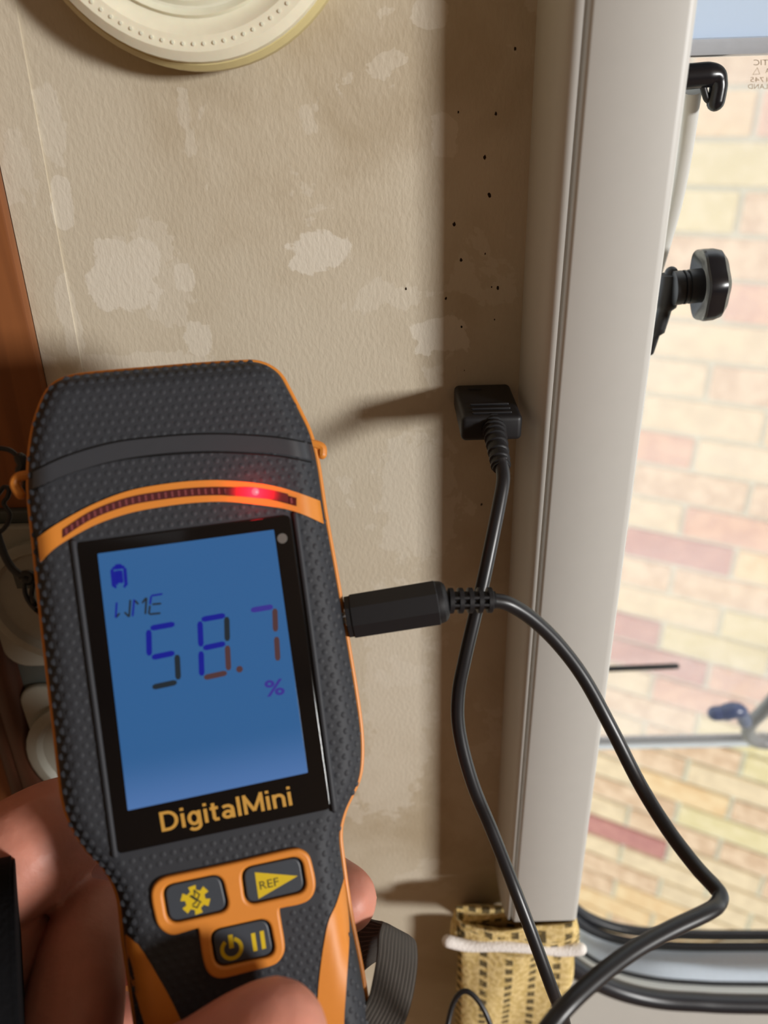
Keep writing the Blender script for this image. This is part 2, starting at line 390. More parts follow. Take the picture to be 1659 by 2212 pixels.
# head of the window: white blind cassette, bottom edge seen at the top of the picture
hp = at_y(1500, 123, D + .012); zz = hp[2]
bm_ = bpy.data.materials.new('pale_blue_blind_cloth'); bm_.use_nodes = True; nt = bm_.node_tree; nt.nodes.remove(nt.nodes['Principled BSDF'])
a_ = nt.nodes.new('ShaderNodeBsdfTranslucent'); a_.inputs[0].default_value = (.40, .48, .62, 1); b_ = nt.nodes.new('ShaderNodeBsdfDiffuse'); b_.inputs[0].default_value = (.6, .66, .75, 1)
mx_ = nt.nodes.new('ShaderNodeMixShader'); mx_.inputs[0].default_value = .35; nt.links.new(a_.outputs[0], mx_.inputs[1]); nt.links.new(b_.outputs[0], mx_.inputs[2]); nt.links.new(mx_.outputs[0], nt.nodes['Material Output'].inputs[0])
mesh('blind_cloth', [(x, D + .0235, z) for z in (zz + .003, zz + .24) for x in (XO - .02, 1.3)], [(0, 1, 3, 2)], bm_, win, label='pale blue blind cloth with daylight behind', smooth=False)
bevelled('blind_bar', box(XO - .02, 1.3, D + .012, D + .026, zz, zz + .0042), .0012, 2, M['alu'], win, label='grey bar along the foot of the blind')
# open acrylic pane hinged at the head; bottom edge swings out
yh = D + .062; zh = zz + .012
db = ray(1480, 1600); ang = math.radians(20.0)
# sight plane through row 1600: solve for the pane length
k_ = -db[2] / db[1]
L = (k_ * yh + (zh - CAM[2])) / (math.cos(ang) - k_ * math.sin(ang))
pb = np.array([0, yh + L * math.sin(ang), zh - L * math.cos(ang)])
pdir = np.array([0, math.sin(ang), -math.cos(ang)]); pn = np.array([0, -math.cos(ang), -math.sin(ang)])
m = bpy.data.materials.new('acrylic_with_glare_haze'); m.use_nodes = True; nt = m.node_tree; nt.nodes.remove(nt.nodes['Principled BSDF'])
tr = nt.nodes.new('ShaderNodeBsdfTransparent'); tr.inputs[0].default_value = (.99, .98, .96, 1)
gl = nt.nodes.new('ShaderNodeBsdfGlossy'); gl.inputs['Roughness'].default_value = .02
fr = nt.nodes.new('ShaderNodeLayerWeight'); fr.inputs[0].default_value = .12
df = nt.nodes.new('ShaderNodeBsdfTranslucent'); df.inputs[0].default_value = (.95, .87, .86, 1)  # pinkish haze colour stands in for the bright reflection on the pane
m1 = nt.nodes.new('ShaderNodeMixShader'); m2 = nt.nodes.new('ShaderNodeMixShader'); m1.inputs[0].default_value = .10
nz = nt.nodes.new('ShaderNodeTexNoise'); nz.inputs['Scale'].default_value = 12; mr = nt.nodes.new('ShaderNodeMapRange')
mr.inputs['To Min'].default_value = .1; mr.inputs['To Max'].default_value = .28
nt.links.new(nz.outputs['Fac'], mr.inputs['Value']); nt.links.new(mr.outputs[0], m1.inputs[0])
nt.links.new(tr.outputs[0], m1.inputs[1]); nt.links.new(df.outputs[0], m1.inputs[2]); pw = nt.nodes.new('ShaderNodeMath'); pw.operation = 'MULTIPLY'; pw.inputs[1].default_value = .12; nt.links.new(fr.outputs['Facing'], pw.inputs[0]); nt.links.new(pw.outputs[0], m2.inputs[0])
nt.links.new(m1.outputs[0], m2.inputs[1]); nt.links.new(gl.outputs[0], m2.inputs[2]); nt.links.new(m2.outputs[0], nt.nodes['Material Output'].inputs[0])
M['pane'] = m
def pane_pt(x, s, off=0.0): return np.array([x, yh, zh]) + pdir * s + pn * off
xp0, xp1 = XO - .012, 1.25
pane_v = [pane_pt(x, s, o) for o in (.001, -.001) for s in (0.0, L) for x in (xp0, xp1)]
mesh('window_pane', pane_v, [(0, 1, 3, 2), (4, 6, 7, 5), (0, 4, 5, 1), (2, 3, 7, 6), (0, 2, 6, 4), (1, 5, 7, 3)], M['pane'], win, label='clear acrylic pane swung open at the bottom', smooth=False)
rail_v = lambda a, b, o0, o1: [pane_pt(x, s, o) for o in (o0, o1) for s in (a, b) for x in (xp0, xp1)]
BF = [(0, 1, 3, 2), (4, 6, 7, 5), (0, 4, 5, 1), (2, 3, 7, 6), (0, 2, 6, 4), (1, 5, 7, 3)]
bevelled('pane_rail', (rail_v(L - .004, L + .006, .004, -.004), BF), .001, 2, M['alu'], win, label='pale rail along the lower edge of the open pane')
bevelled('pane_gasket', (rail_v(L - .0085, L - .004, .003, -.002), BF), .0006, 2, M['greyarm'], win, label='grey gasket along the pane rail')
# moulded-in lettering, reads from outside, so reversed from here
def on_pane(px, py, off=.0012):
    d = ray(px, py); p0 = np.array([0, yh, zh]) + pn * off - CAM
    return CAM + d * (p0.dot(pn) / d.dot(pn))
for body, right, left, base in (('PLASTIC', 1702, 1628, 141), ('A', 1663, 1653, 158), ('41745', 1672, 1621, 177), ('HOLLAND', 1692, 1616, 192)):
    a, b, c = on_pane(right, base), on_pane(left, base), on_pane(right, base - (11 if base > 150 else 13))
    text(body, 'pane_lettering', mat('etched_lettering', srgb(170, 140, 104), .6, .3), win, a, b - a, c - a, off=-.008)
tri = [on_pane(x, y) for x, y in ((1636, 146), (1626, 161), (1641, 160))]
mesh('pane_mark', *tube([tri[0], tri[1], tri[2]], .00012, 5, closed=True), mat('etched_mark', srgb(170, 140, 104), .6, .3), win)

# window stay at the left side: hinge clip, rod and clamp knob
ys = D + .016
stay = thing('window_stay', 'black and grey window stay with clamp knob, between the white post and the open pane', 'window stay', at_y(1480, 400, ys))
def bar(pts, depth_y, w, name, m, par, dome=True, n=14, **k):
    return mesh(name, *tube(catmull([at_y(x, y, depth_y) for x, y in pts], 6), w, n, dome=dome), m, par, sharp=60, **k)
pxm = lambda px, y, row: px * (at_y(1500, row, y) - CAM) @ C2W[:, 2] / FPX
u_ = lambda px, row=200: pxm(px, ys, row)
hook = catmull([(1440, 168), (1490, 165), (1528, 162), (1547, 165), (1552, 182), (1550, 200), (1546, 220)], 6)
bb = tube([at_y(x, y, ys) for x, y in hook], [u_(25 - 6 * min(1, max(0, (i - 12) / 10))) for i in range(len(hook))], 14, dome=True)
mesh('hinge_clip', *bb, M['blackgloss'], stay, sharp=60, label='glossy black hinge clip with a hooked end')
bar([(1519, 188), (1526, 212), (1534, 218)], ys, u_(7), 'clip_tongue', M['blackrub'], stay)
rod_pts = [at_y(1497, 195, ys + .004), at_y(1478, 330, ys + .012), at_y(1452, 460, ys + .02), at_y(1400, 640, ys + .034)]
mesh('stay_rod', *tube(catmull(rod_pts, 6), u_(19), 18), M['white'], stay, label='white stay tube')
# knob: axis points right and a little towards the room
kc = at_y(1500, 618, ys + .01); kd = float((kc - CAM) @ C2W[:, 2]); ku = kd / FPX
ax = C2W @ np.array([.97, .08, -.10]); ax /= np.linalg.norm(ax)
def lathe(center, axis, prof_, n=28, star=None):
    axis = np.array(axis) / np.linalg.norm(axis); u = np.cross(axis, [0, .2, 1]); u /= np.linalg.norm(u); w = np.cross(axis, u); V = []; Fc = []
    for (h, r) in prof_:
        for k in range(n):
            a = 2 * math.pi * k / n; q = r * (star(a) if star else 1); V.append(center + axis * h + q * (math.cos(a) * u + math.sin(a) * w))
    for i in range(len(prof_) - 1):
        for k in range(n): Fc.append((i * n + k, i * n + (k + 1) % n, (i + 1) * n + (k + 1) % n, (i + 1) * n + k))
    Fc += [tuple(range(n)), tuple((len(prof_) - 1) * n + k for k in range(n))]
    return V, Fc
star = lambda a: 1 + .045 * math.cos(6 * a)
mesh('clamp_knob', *lathe(kc, ax, [(h * ku, r * ku) for h, r in ((26, 20), (22, 50), (10, 68), (8, 74), (12, 77), (30, 77), (46, 72), (58, 56), (66, 30), (68, .5))], 48, star), M['blackgloss'], stay, sharp=28, label='glossy black six-lobed clamp knob')
mesh('knob_stem', *lathe(kc, ax, [(h * ku, r * ku) for h, r in ((-46, 30), (-44, 36), (-28, 36), (-27, 31), (-24, 31), (-23, 36), (-19, 36), (-18, 31), (-14, 31), (-13, 36), (14, 36))], 32), M['blackrub'], stay, sharp=28)
bar([(1405, 760), (1420, 715), (1437, 660), (1447, 615), (1450, 590)], ys + .014, [pxm(v, ys + .014, 640) for v in ([8] * 6 + [16] * 6 + [24] * 6 + [24] * 6 + [14])], 'stay_bracket', M['blackrub'], stay)

# pane furniture: peg and catch on the open pane
def on_pl(px, py, off): return on_pane(px, py, off)
peg = thing('pane_peg', 'slim black peg sticking out past the white post, above the pane rail', 'peg', on_pl(1400, 1440, .006))
pd = lambda px, py, off: float((on_pl(px, py, off) - CAM) @ C2W[:, 2]) / FPX
mesh('peg_bar', *tube([on_pl(x, y, .006) for x, y in ((1290, 1446), (1390, 1442), (1461, 1439))], 6.5 * pd(1400, 1440, .006), 12, dome=True), M['blackrub'], peg)
mesh('peg_base', *tube([on_pl(x, y, .004) for x, y in ((1262, 1447), (1295, 1446))], 11 * pd(1290, 1446, .004), 12, dome=True), M['blackrub'], peg)
catch = thing('window_catch', 'blue-grey lever catch on a grey arm at the foot of the open pane', 'catch', on_pl(1600, 1570, .01))
q = pd(1600, 1570, .01)
mesh('catch_lever', *tube(catmull([on_pl(x, y, .022) for x, y in ((1545, 1541), (1565, 1539), (1588, 1534), (1600, 1540), (1610, 1560))], 6), [q * v for v in ([15] * 6 + [17] * 6 + [16] * 6 + [14] * 6 + [13])], 14, dome=True), M['blue'], catch, label='blue-grey lever')
mesh('catch_arm', *tube(catmull([on_pl(x, y, .014) for x, y in ((1720, 1450), (1680, 1500), (1650, 1535), (1622, 1562), (1616, 1585), (1635, 1602), (1680, 1606), (1740, 1604))], 6), q * 14, 14, dome=True), M['greyarm'], catch, label='curved grey arm')

# ------------------------------------------------------------------ brick wall outside
th = math.radians(27.6); e = np.array([math.cos(th), -math.sin(th), 0]); nb = np.array([-math.sin(th), -math.cos(th), 0])
def proj(p):
    c = C2W.T @ (np.array(p) - CAM); return CX + FPX * c[0] / c[2], CY - FPX * c[1] / c[2]
d0 = ray(1560, 460); lo, hi = .3, 4.0
for _ in range(50):
    md = (lo + hi) / 2; q0 = CAM + d0 * md
    h = proj(q0 - [0, 0, .0375])[1] - proj(q0 + [0, 0, .0375])[1]
    if h > 101: lo = md
    else: hi = md
Q = CAM + d0 * md                          # a point on the wall face, mid-height of one course
# put the head joint seen at x=1595 one step from the brick grid
dj = ray(1597, 455); tj = (Q - CAM).dot(nb) / dj.dot(nb); J = CAM + dj * tj
bw = thing('wall_outside', None, None, tuple(Q), kind='structure')
def brickmesh(name, w, m):
    o = bmesh.new(); bmesh.ops.create_cube(o, size=1)
    for v in o.verts: v.co = Vector((v.co.x * w, v.co.y * .05, v.co.z * .065))
    bmesh.ops.bevel(o, geom=list(o.edges), offset=.003, segments=1, affect='EDGES')
    me = bpy.data.meshes.new(name); o.to_mesh(me); o.free(); me.materials.append(m); return me
def brickmat(i, c0, c1):
    m = mat('brick_clay_%s' % 'abcdefgh'[i], srgb(*c0), .9, .15); t = NT(m)
    tc = t.n('ShaderNodeTexCoord'); n = t.n('ShaderNodeTexNoise'); n.inputs['Scale'].default_value = 38; n.inputs['Detail'].default_value = 6; t.l(tc.outputs['Object'], n.inputs['Vector'])
    oi = t.n('ShaderNodeObjectInfo')
    va = t.n('ShaderNodeVectorMath', operation='ADD'); t.l(tc.outputs['Object'], va.inputs[0]); t.l(oi.outputs['Location'], va.inputs[1]); t.l(va.outputs[0], n.inputs['Vector'])
    t.l(t.mix(t.ramp(n.outputs['Fac'], .35, .65), srgb(*c0), srgb(*c1)), t.b.inputs['Base Color']); return m
BM = [brickmesh('brick', .215, brickmat(i, *c)) for i, c in enumerate([((226, 198, 168), (204, 172, 142)), ((214, 198, 152), (224, 208, 168)), ((222, 176, 150), (204, 156, 136)), ((228, 206, 172), (214, 192, 160)), ((192, 138, 128), (180, 126, 120)), ((222, 188, 144), (230, 202, 160))])]
PIT, LEN = .075, .225
rotm = Matrix(((e[0], nb[0], 0, 0), (e[1], nb[1], 0, 0), (0, 0, 1, 0), (0, 0, 0, 1)))
mort = rotm.to_3x3()
back = [Q + e * a + nb * b + np.array([0, 0, z]) for b in (-.009, -.05) for z in (-2.5, 1.0) for a in (-1.2, 1.2)]
mesh('mortar_bed', back, BF, M['mortar'], bw, smooth=False)
sJ = (J - Q).dot(e)
nbk = 0
for r_ in range(-34, 6):
    for c_ in range(-6, 6):
        s = sJ - LEN / 2 + c_ * LEN + (LEN / 2 if r_ % 2 else 0)
        p = Q + e * s + np.array([0, 0, r_ * PIT]); x, y = proj(p)
        if (p - CAM) @ C2W[:, 2] < .3 or not (1100 < x < 2050 and -180 < y < 2260): continue
        k = 1 if (r_ == 0 and c_ == 0) else random.choices(range(6), [5, 1.3, 3.4, 5, 1.1, 2])[0]
        o = bpy.data.objects.new('brick', BM[k]); COL.objects.link(o); o.parent = bw
        o.matrix_parent_inverse = Matrix.Translation(-bw.location)
        pp = p + nb * (-.025 + random.uniform(-.0015, .0015))
        o.matrix_basis = Matrix.Translation(Vector(pp)) @ rotm @ Matrix.Rotation(random.uniform(-.006, .006), 4, 'Y'); nbk += 1
mesh('ground', *box(-3, 5, D + .1, 5, -1.35, -1.3), M['mortar'], kind='structure', smooth=False)

# ------------------------------------------------------------------ ceiling-side puck lamp at the top
la, lb_ = at_y(424, 156, D - .011), at_y(706, 0, D - .011); dz_ = lb_[2] - la[2]
lx_ = at_y(141, 0, D - .011)[0]; lr = (((lb_[0] - lx_) / 2) ** 2 + dz_ ** 2) / (2 * dz_); lc = np.array([(lb_[0] + lx_) / 2, la[1], la[2] + lr])
lamp = thing('wall_lamp', 'round cream lamp with a ridged lens on the wallpaper at the top', 'lamp', (lc[0], D, lc[2]))
axl = np.array([0, -1.0, 0]); o_ = np.array([lc[0], D, lc[2]])
mesh('lamp_base', *lathe(o_, axl, [(0, lr * .985), (.006, lr), (.009, lr * .995), (.0105, lr * .965), (.0105, lr * .9)], 72), M['lamprim'], lamp, sharp=30, label='yellowed outer rim')
pr = [(.0095, lr * .962), (.0125, lr * .95), (.0138, lr * .9), (.0138, lr * .82), (.0125, lr * .77), (.0122, lr * .73)]
mesh('lamp_ring', *lathe(o_, axl, pr, 72), M['lamp'], lamp, sharp=30)
lens = [(.0118, lr * .74)]
for i in range(9):
    r0 = lr * (.72 - .07 * i); lens += [(.0132 - .0003 * i, r0), (.0120 - .0003 * i, r0 - lr * .04)]
lens += [(.0115, lr * .03)]
mesh('lamp_lens', *lathe(o_, axl, lens, 72), M['lamp'], lamp, sharp=20, label='lens with concentric ridges')
V = []; Fc = []
for k in range(90):
    a = 2 * math.pi * k / 90; c = o_ + np.array([lr * .86 * math.cos(a), -.0138, lr * .86 * math.sin(a)])
    t_ = tube([c - [0, .0, 0], c - [0, .0003, 0]], .0004, 6); V.append(t_)
mesh('lamp_beads', *join(V), M['lamp'], lamp, kind='stuff')

# ------------------------------------------------------------------ cabinet side, moulding, socket panel at the left
cab = thing('wood_cabinet', 'orange-brown wooden cabinet edge at the left of the wallpaper', 'cabinet', (-.2, D, 1.0))
YC = D - .004
bevelled('side_panel', ([(-.55, YC, ZB), (wx(ZB), YC, ZB), (-.55, YC, ZT), (wx(ZT), YC, ZT), (-.55, D, ZB), (wx(ZB), D, ZB), (-.55, D, ZT), (wx(ZT), D, ZT)], [(0, 1, 3, 2), (4, 6, 7, 5), (0, 4, 5, 1), (2, 3, 7, 6), (0, 2, 6, 4), (1, 5, 7, 3)]), .001, 2, M['wood'], cab)
mz1 = at_y(0, 1230, YC)[2]
def upright(pa, pb, w, name, m, r):
    f = lineX(pa, pb, YC); P = [(f(z), YC - r * .2, z) for z in np.linspace(ZB, mz1 + .1, 8)]
    return mesh(name, *tube(P, w, 16), m, cab)
upright((-28, 1290), (85, 1680), .0062, 'moulding', M['darkwood'], .006)
upright((-62, 1290), (48, 1680), .0046, 'moulding', M['darkwood'], .006)
sock = thing('socket_panel', 'grey plastic panel with two round sockets, behind the left edge of the meter', 'socket panel', at_y(60, 1400, YC))
YS = YC
def wl(px, py): p = at_y(px, py, YS); return p[0], p[2]
def on_wall(y):
    return lambda c: Vector((c.x, y - c.z, c.y))
xl = wl(0, 1215)[0] ; xl = min(xl, wl(100, 1640)[0]); xw = xl + .058
za, zb_, zc_, zd = wl(40, 1118)[1], wl(60, 1425)[1], wl(85, 1440)[1], wl(110, 1690)[1]
slab('base_plate', [rrect(xl - .002, xw, zd - .012, za + .004, .004)], M['plastdark'], sock, th=.003, bev=.0008, xf=on_wall(YS))
for (z0, z1) in ((zb_ + .0015, za), (zd - .01, zc_ - .0045)):
    fp = slab('face_plate', [rrect(xl + .001, xw - .004, z0, z1, .008)], M['plastgrey'], sock, z=.003, th=.003, bev=.001, xf=on_wall(YS))
    cx, cz = xl + .026, (z0 + z1) / 2; h = (z1 - z0) * .42
    ring = lathe(np.array([cx, YS - .006, cz]), np.array([0, -1., 0]), [(0, h), (.0025, h), (.003, h * .95), (.003, h * .86), (.001, h * .8), (.0005, h * .3)], 36)
    mesh('socket_ring', *ring, M['plastgrey'], fp, sharp=30)
    mesh('socket_slot', *box(cx - .012, cx + .008, YS - .0075, YS - .006, cz + h * .25, cz + h * .5), M['plastdark'], fp, smooth=False)

# ------------------------------------------------------------------ moisture meter
TL, TR, BR, BL = [np.array([(x - CX) / FPX, -(y - CY) / FPX, 1.0]) for x, y in ((166, 1175), (625, 1113.5), (714, 1747), (254, 1844))]
s = np.linalg.solve(np.array([-TR, BR, -BL]).T, -TL); dep = .160
Pq = [TL * dep, TR * s[0] * dep, BR * s[1] * dep, BL * s[2] * dep]
mu = (Pq[1] - Pq[0]) + (Pq[2] - Pq[3]); mu /= np.linalg.norm(mu)
mv_ = (Pq[0] - Pq[3]) + (Pq[1] - Pq[2]); mv_ -= mv_.dot(mu) * mu; mv_ /= np.linalg.norm(mv_)
mn = np.cross(mu, mv_); mn = mn if mn[2] < 0 else -mn
mo = sum(Pq) / 4
Mw = np.array([C2W @ mu, C2W @ mv_, C2W @ mn]).T; Mo = CAM + C2W @ mo
meter = thing('moisture_meter', 'orange and charcoal handheld moisture meter reading 58.7 on a blue screen', 'meter')
meter['local_frame'] = True
meter.matrix_world = Matrix.Translation(Vector(Mo)) @ Matrix([list(r) for r in Mw]).to_4x4()
def pm(px, py, z=0.0):                     # sight line -> meter coordinates on the plane z
    d = Mw.T @ ray(px, py); o = Mw.T @ (CAM - Mo); t = (z - o[2]) / d[2]; p = o + d * t; return np.array([p[0], p[1]])
ZSEAM = -.0085; WIN = .0062
left_px = [(131, 1650), (122, 1571), (110, 1470), (98, 1368), (87, 1266), (75, 1152), (66, 1060), (68, 985), (78, 920), (97, 865), (117, 836), (148, 820), (200, 811), (350, 798), (450, 790), (520, 786)]
right_px = [(552, 786), (580, 795), (604, 814), (622, 845), (646, 892), (668, 940), (684, 1005), (700, 1110), (725, 1250), (747, 1380), (767, 1502), (777, 1580), (778, 1640), (772, 1680), (758, 1713), (741, 1752), (732, 1797), (737, 1855), (754, 1972), (776, 2083), (792, 2180), (806, 2290), (800, 2390), (765, 2450), (680, 2480), (520, 2490), (400, 2480), (340, 2440), (318, 2340), (300, 2230), (285, 2125), (271, 2030), (267, 1989), (260, 1937), (244, 1894), (217, 1856), (190, 1829), (160, 1780), (141, 1726)]
ctrl = [pm(x, y, ZSEAM) for x, y in left_px + right_px]
oc = np.array(catmull(ctrl, 7, closed=True)); NO = len(oc)
tan = np.roll(oc, -1, 0) - np.roll(oc, 1, 0); tan /= np.linalg.norm(tan, axis=1)[:, None]
nin = np.stack([-tan[:, 1], tan[:, 0]], 1)
cen = oc.mean(0)
if np.mean(np.sum((cen - oc) * nin, 1)) < 0: nin = -nin
for _ in range(3): nin = (np.roll(nin, 1, 0) + nin * 2 + np.roll(nin, -1, 0)); nin /= np.linalg.norm(nin, axis=1)[:, None]
def odist(u, v):
    a = oc; b = np.roll(oc, -1, 0); p = np.array([u, v]); ab = b - a
    t = np.clip(np.sum((p - a) * ab, 1) / np.sum(ab * ab, 1), 0, 1); return float(np.min(np.linalg.norm(a + ab * t[:, None] - p, axis=1)))
def inside(poly, p):
    c = False; n = len(poly); j = n - 1
    for i in range(n):
        if (poly[i][1] > p[1]) != (poly[j][1] > p[1]) and p[0] < (poly[j][0] - poly[i][0]) * (p[1] - poly[i][1]) / (poly[j][1] - poly[i][1]) + poly[i][0]: c = not c
        j = i
    return c
def hz(u, v):
    if not inside(oc, (u, v)): return ZSEAM
    d = min(odist(u, v), WIN); x = 1 - d / WIN
    return ZSEAM * (1 - math.sqrt(max(0, 1 - x ** 2.2)))
def surf(px, py):
    z = 0.0
    for _ in range(14):
        p = pm(px, py, z); z = .5 * z + .5 * hz(*p)
    return p[0], p[1], z
V, Fc = [], []; levels = []
for i in range(11):                        # front half, seam to face
    d = WIN * (1 - math.cos(math.pi / 2 * i / 10)) ; x = 1 - d / WIN; levels.append((d, ZSEAM * (1 - math.sqrt(max(0, 1 - x ** 2.2)))))
bk = [(.0, ZSEAM - .001), (.0006, ZSEAM - .008), (.003, ZSEAM - .0145), (.007, ZSEAM - .018)]
allr = bk[::-1] + levels
for d, z in allr: V += [(p[0], p[1], z) for p in oc + nin * d]
for i in range(len(allr) - 1):
    for k in range(NO): Fc.append((i * NO + k, i * NO + (k + 1) % NO, (i + 1) * NO + (k + 1) % NO, (i + 1) * NO + k))
Fc += [tuple(range(NO)), tuple((len(allr) - 1) * NO + k for k in range(NO))]
body = mesh('body', V, Fc, M['rubber'], meter, sharp=60)
# orange seam bead round the outline
mesh('edge_trim', *tube([(p[0], p[1], ZSEAM) for p in oc - nin * .0003], .00062, 10, closed=True), M['orange'], meter, label='orange bead round the edge')
def strip(name, A, B, N, K, off, m, parent=meter, skirt=.0012, **k):
    ca = np.array(catmull(A, 12)); cb = np.array(catmull(B, 12))
    def rs(c):
        d = np.r_[0, np.cumsum(np.linalg.norm(np.diff(c, axis=0), axis=1))]; t = np.linspace(0, d[-1], N)
        return np.stack([np.interp(t, d, c[:, 0]), np.interp(t, d, c[:, 1])], 1)
    ca, cb = rs(ca), rs(cb); V = []
    for i in range(N):
        for j in range(K + 1):
            t = j / K; p = ca[i] * (1 - t) + cb[i] * t; u, v, z = surf(*p); V.append((u, v, z + off))
    n = K + 1; Fc = [(i * n + j, i * n + j + 1, (i + 1) * n + j + 1, (i + 1) * n + j) for i in range(N - 1) for j in range(K)]
    loop = [i * n for i in range(N)] + [(N - 1) * n + j for j in range(1, K + 1)] + [i * n + K for i in range(N - 2, -1, -1)] + [j for j in range(K - 1, 0, -1)]
    b0 = len(V); V += [(V[i][0], V[i][1], V[i][2] - skirt) for i in loop]; q = len(loop)
    Fc += [(loop[i], loop[(i + 1) % q], b0 + (i + 1) % q, b0 + i) for i in range(q)]
    poly = [tuple(p) for p in ca] + [tuple(p) for p in cb[::-1]]
    return mesh(name, V, Fc, m, parent, sharp=45, **k), [pm(x, y) for x, y in poly]
zones = []
bandT = [(72, 1020), (150, 985), (250, 957), (350, 945), (425, 940), (500, 940), (600, 947), (672, 960)]
bandB = [(71, 1058), (150, 1025), (250, 995), (350, 980), (425, 975), (500, 975), (600, 980), (679, 995)]
_, z_ = strip('cap_band', bandT, bandB, 60, 4, .00035, M['smoothrub'], label='smooth charcoal band across the cap'); zones.append(z_)
for nm, off_ in (('cap_groove', -2), ('cap_groove', 38)):
    P = [np.array(surf(x, y + off_)) + [0, 0, .00015] for x, y in catmull(bandT, 6)]
    mesh(nm, *tube(P, .00022, 6), M['well'], meter)
ledT = [(82, 1162), (125, 1132), (200, 1091), (275, 1062), (350, 1047), (425, 1039), (500, 1039), (600, 1052), (691, 1082)]
ledB = [(88, 1214), (125, 1180), (200, 1137), (275, 1110), (350, 1095), (425, 1086), (500, 1085), (600, 1097), (650, 1110), (699, 1132)]
_, z_ = strip('led_band', ledT, ledB, 70, 6, .0006, M['orange'], label='orange arched band round the indicator lights'); zones.append(z_)
wc = [(137, 1153), (200, 1113), (275, 1085), (350, 1071), (425, 1063), (500, 1062), (575, 1069), (640, 1085)]
M['ledwin'] = mat('dark_red_led_window', srgb(74, 26, 28), .2, .5)
up, dn = [(x, y - 9) for x, y in wc], [(x, y + 9) for x, y in wc]
ledw, _ = strip('led_window', up, dn, 60, 3, .0008, M['ledwin'], label='dark red light window')
leds = []
wcc = catmull(wc, 10)
dd = np.r_[0, np.cumsum(np.linalg.norm(np.diff(np.array(wcc), axis=0), axis=1))]
for i in range(36):
    t = dd[-1] * (i + .7) / 36.5; x = np.interp(t, dd, [p[0] for p in wcc]); y = np.interp(t, dd, [p[1] for p in wcc])
    a, b, z = surf(x, y); leds.append(box(a - .00022, a + .00022, b - .0006, b + .0006, z + .0008, z + .00095))
mesh('led_bars', *join(leds), mat('unlit_led', srgb(120, 60, 62), .3, .5), ledw, kind='stuff')
M['ledred'] = mat('lit_red_led', (.09, .012, .014, 1), .3, .5)
t = NT(M['ledred']); tc = t.n('ShaderNodeTexCoord'); lp = surf(551, 1063)
vd = t.n('ShaderNodeVectorMath', operation='DISTANCE'); t.l(tc.outputs['Object'], vd.inputs[0]); vd.inputs[1].default_value = lp
t.b.inputs['Emission Color'].default_value = (1.0, .005, .02, 1)
t.l(t.m('MULTIPLY', t.m('POWER', t.m('SUBTRACT', 1.0, t.ramp(vd.outputs['Value'], 0, .0064)), 1.4), 4.5), t.b.inputs['Emission Strength'])
strip('lit_led', [(488, 1055), (520, 1053), (551, 1054), (590, 1060), (622, 1068)], [(488, 1071), (520, 1073), (551, 1076), (590, 1080), (622, 1087)], 24, 3, .0010, M['ledred'], ledw, label='glowing red indicator light')
a, b, z = lp
mesh('led_core', *lathe(np.array([a, b, z + .0009]), np.array([0, 0, 1.]), [(0, .00085), (.0005, .0007), (.0008, .0003), (.00085, .00002)], 14), mat('led_core_glow', (1, .1, .1, 1), .3, .5, emit=(1, .02, .03, 1), estr=6), ledw)
glow = bpy.data.lights.new('led_glow', 'POINT'); glow.energy = .0025; glow.color = (1, .02, .03); glow.shadow_soft_size = .0015
go = bpy.data.objects.new('led_glow', glow); COL.objects.link(go); go.location = Vector(Mo + Mw @ np.array([a, b, z + .004]))
# orange flashes on the lower body
_, z_ = strip('side_flash', [(272, 2018), (300, 2042), (322, 2076), (345, 2115), (370, 2160), (394, 2212), (430, 2300), (445, 2380)], [(270, 2022), (277, 2094), (287, 2130), (297, 2160), (305, 2190), (312, 2212), (326, 2290), (336, 2380)], 40, 4, .00025, M['orange'], label='left orange flash'); zones.append(z_)
_, z_ = strip('side_flash', [(742, 1900), (727, 1950), (710, 1988), (700, 2035), (693, 2083), (687, 2140), (685, 2212), (690, 2300), (705, 2380)], [(744, 1900), (748, 1935), (754, 1988), (754, 2035), (751, 2083), (747, 2140), (743, 2212), (745, 2300), (755, 2380)], 40, 4, .00025, M['orange'], label='right orange flash'); zones.append(z_)
# display
bz = [pm(x, y, .0006) for x, y in ((165, 1174), (626, 1112), (715, 1747), (254, 1845))]
slab('display_bezel', [round_quad(bz, .0012)], M['bezel'], meter, th=.0008, bev=.0002, label='glossy black display surround')
zones.append([pm(x, y) for x, y in ((155, 1165), (640, 1100), (728, 1757), (246, 1858))])
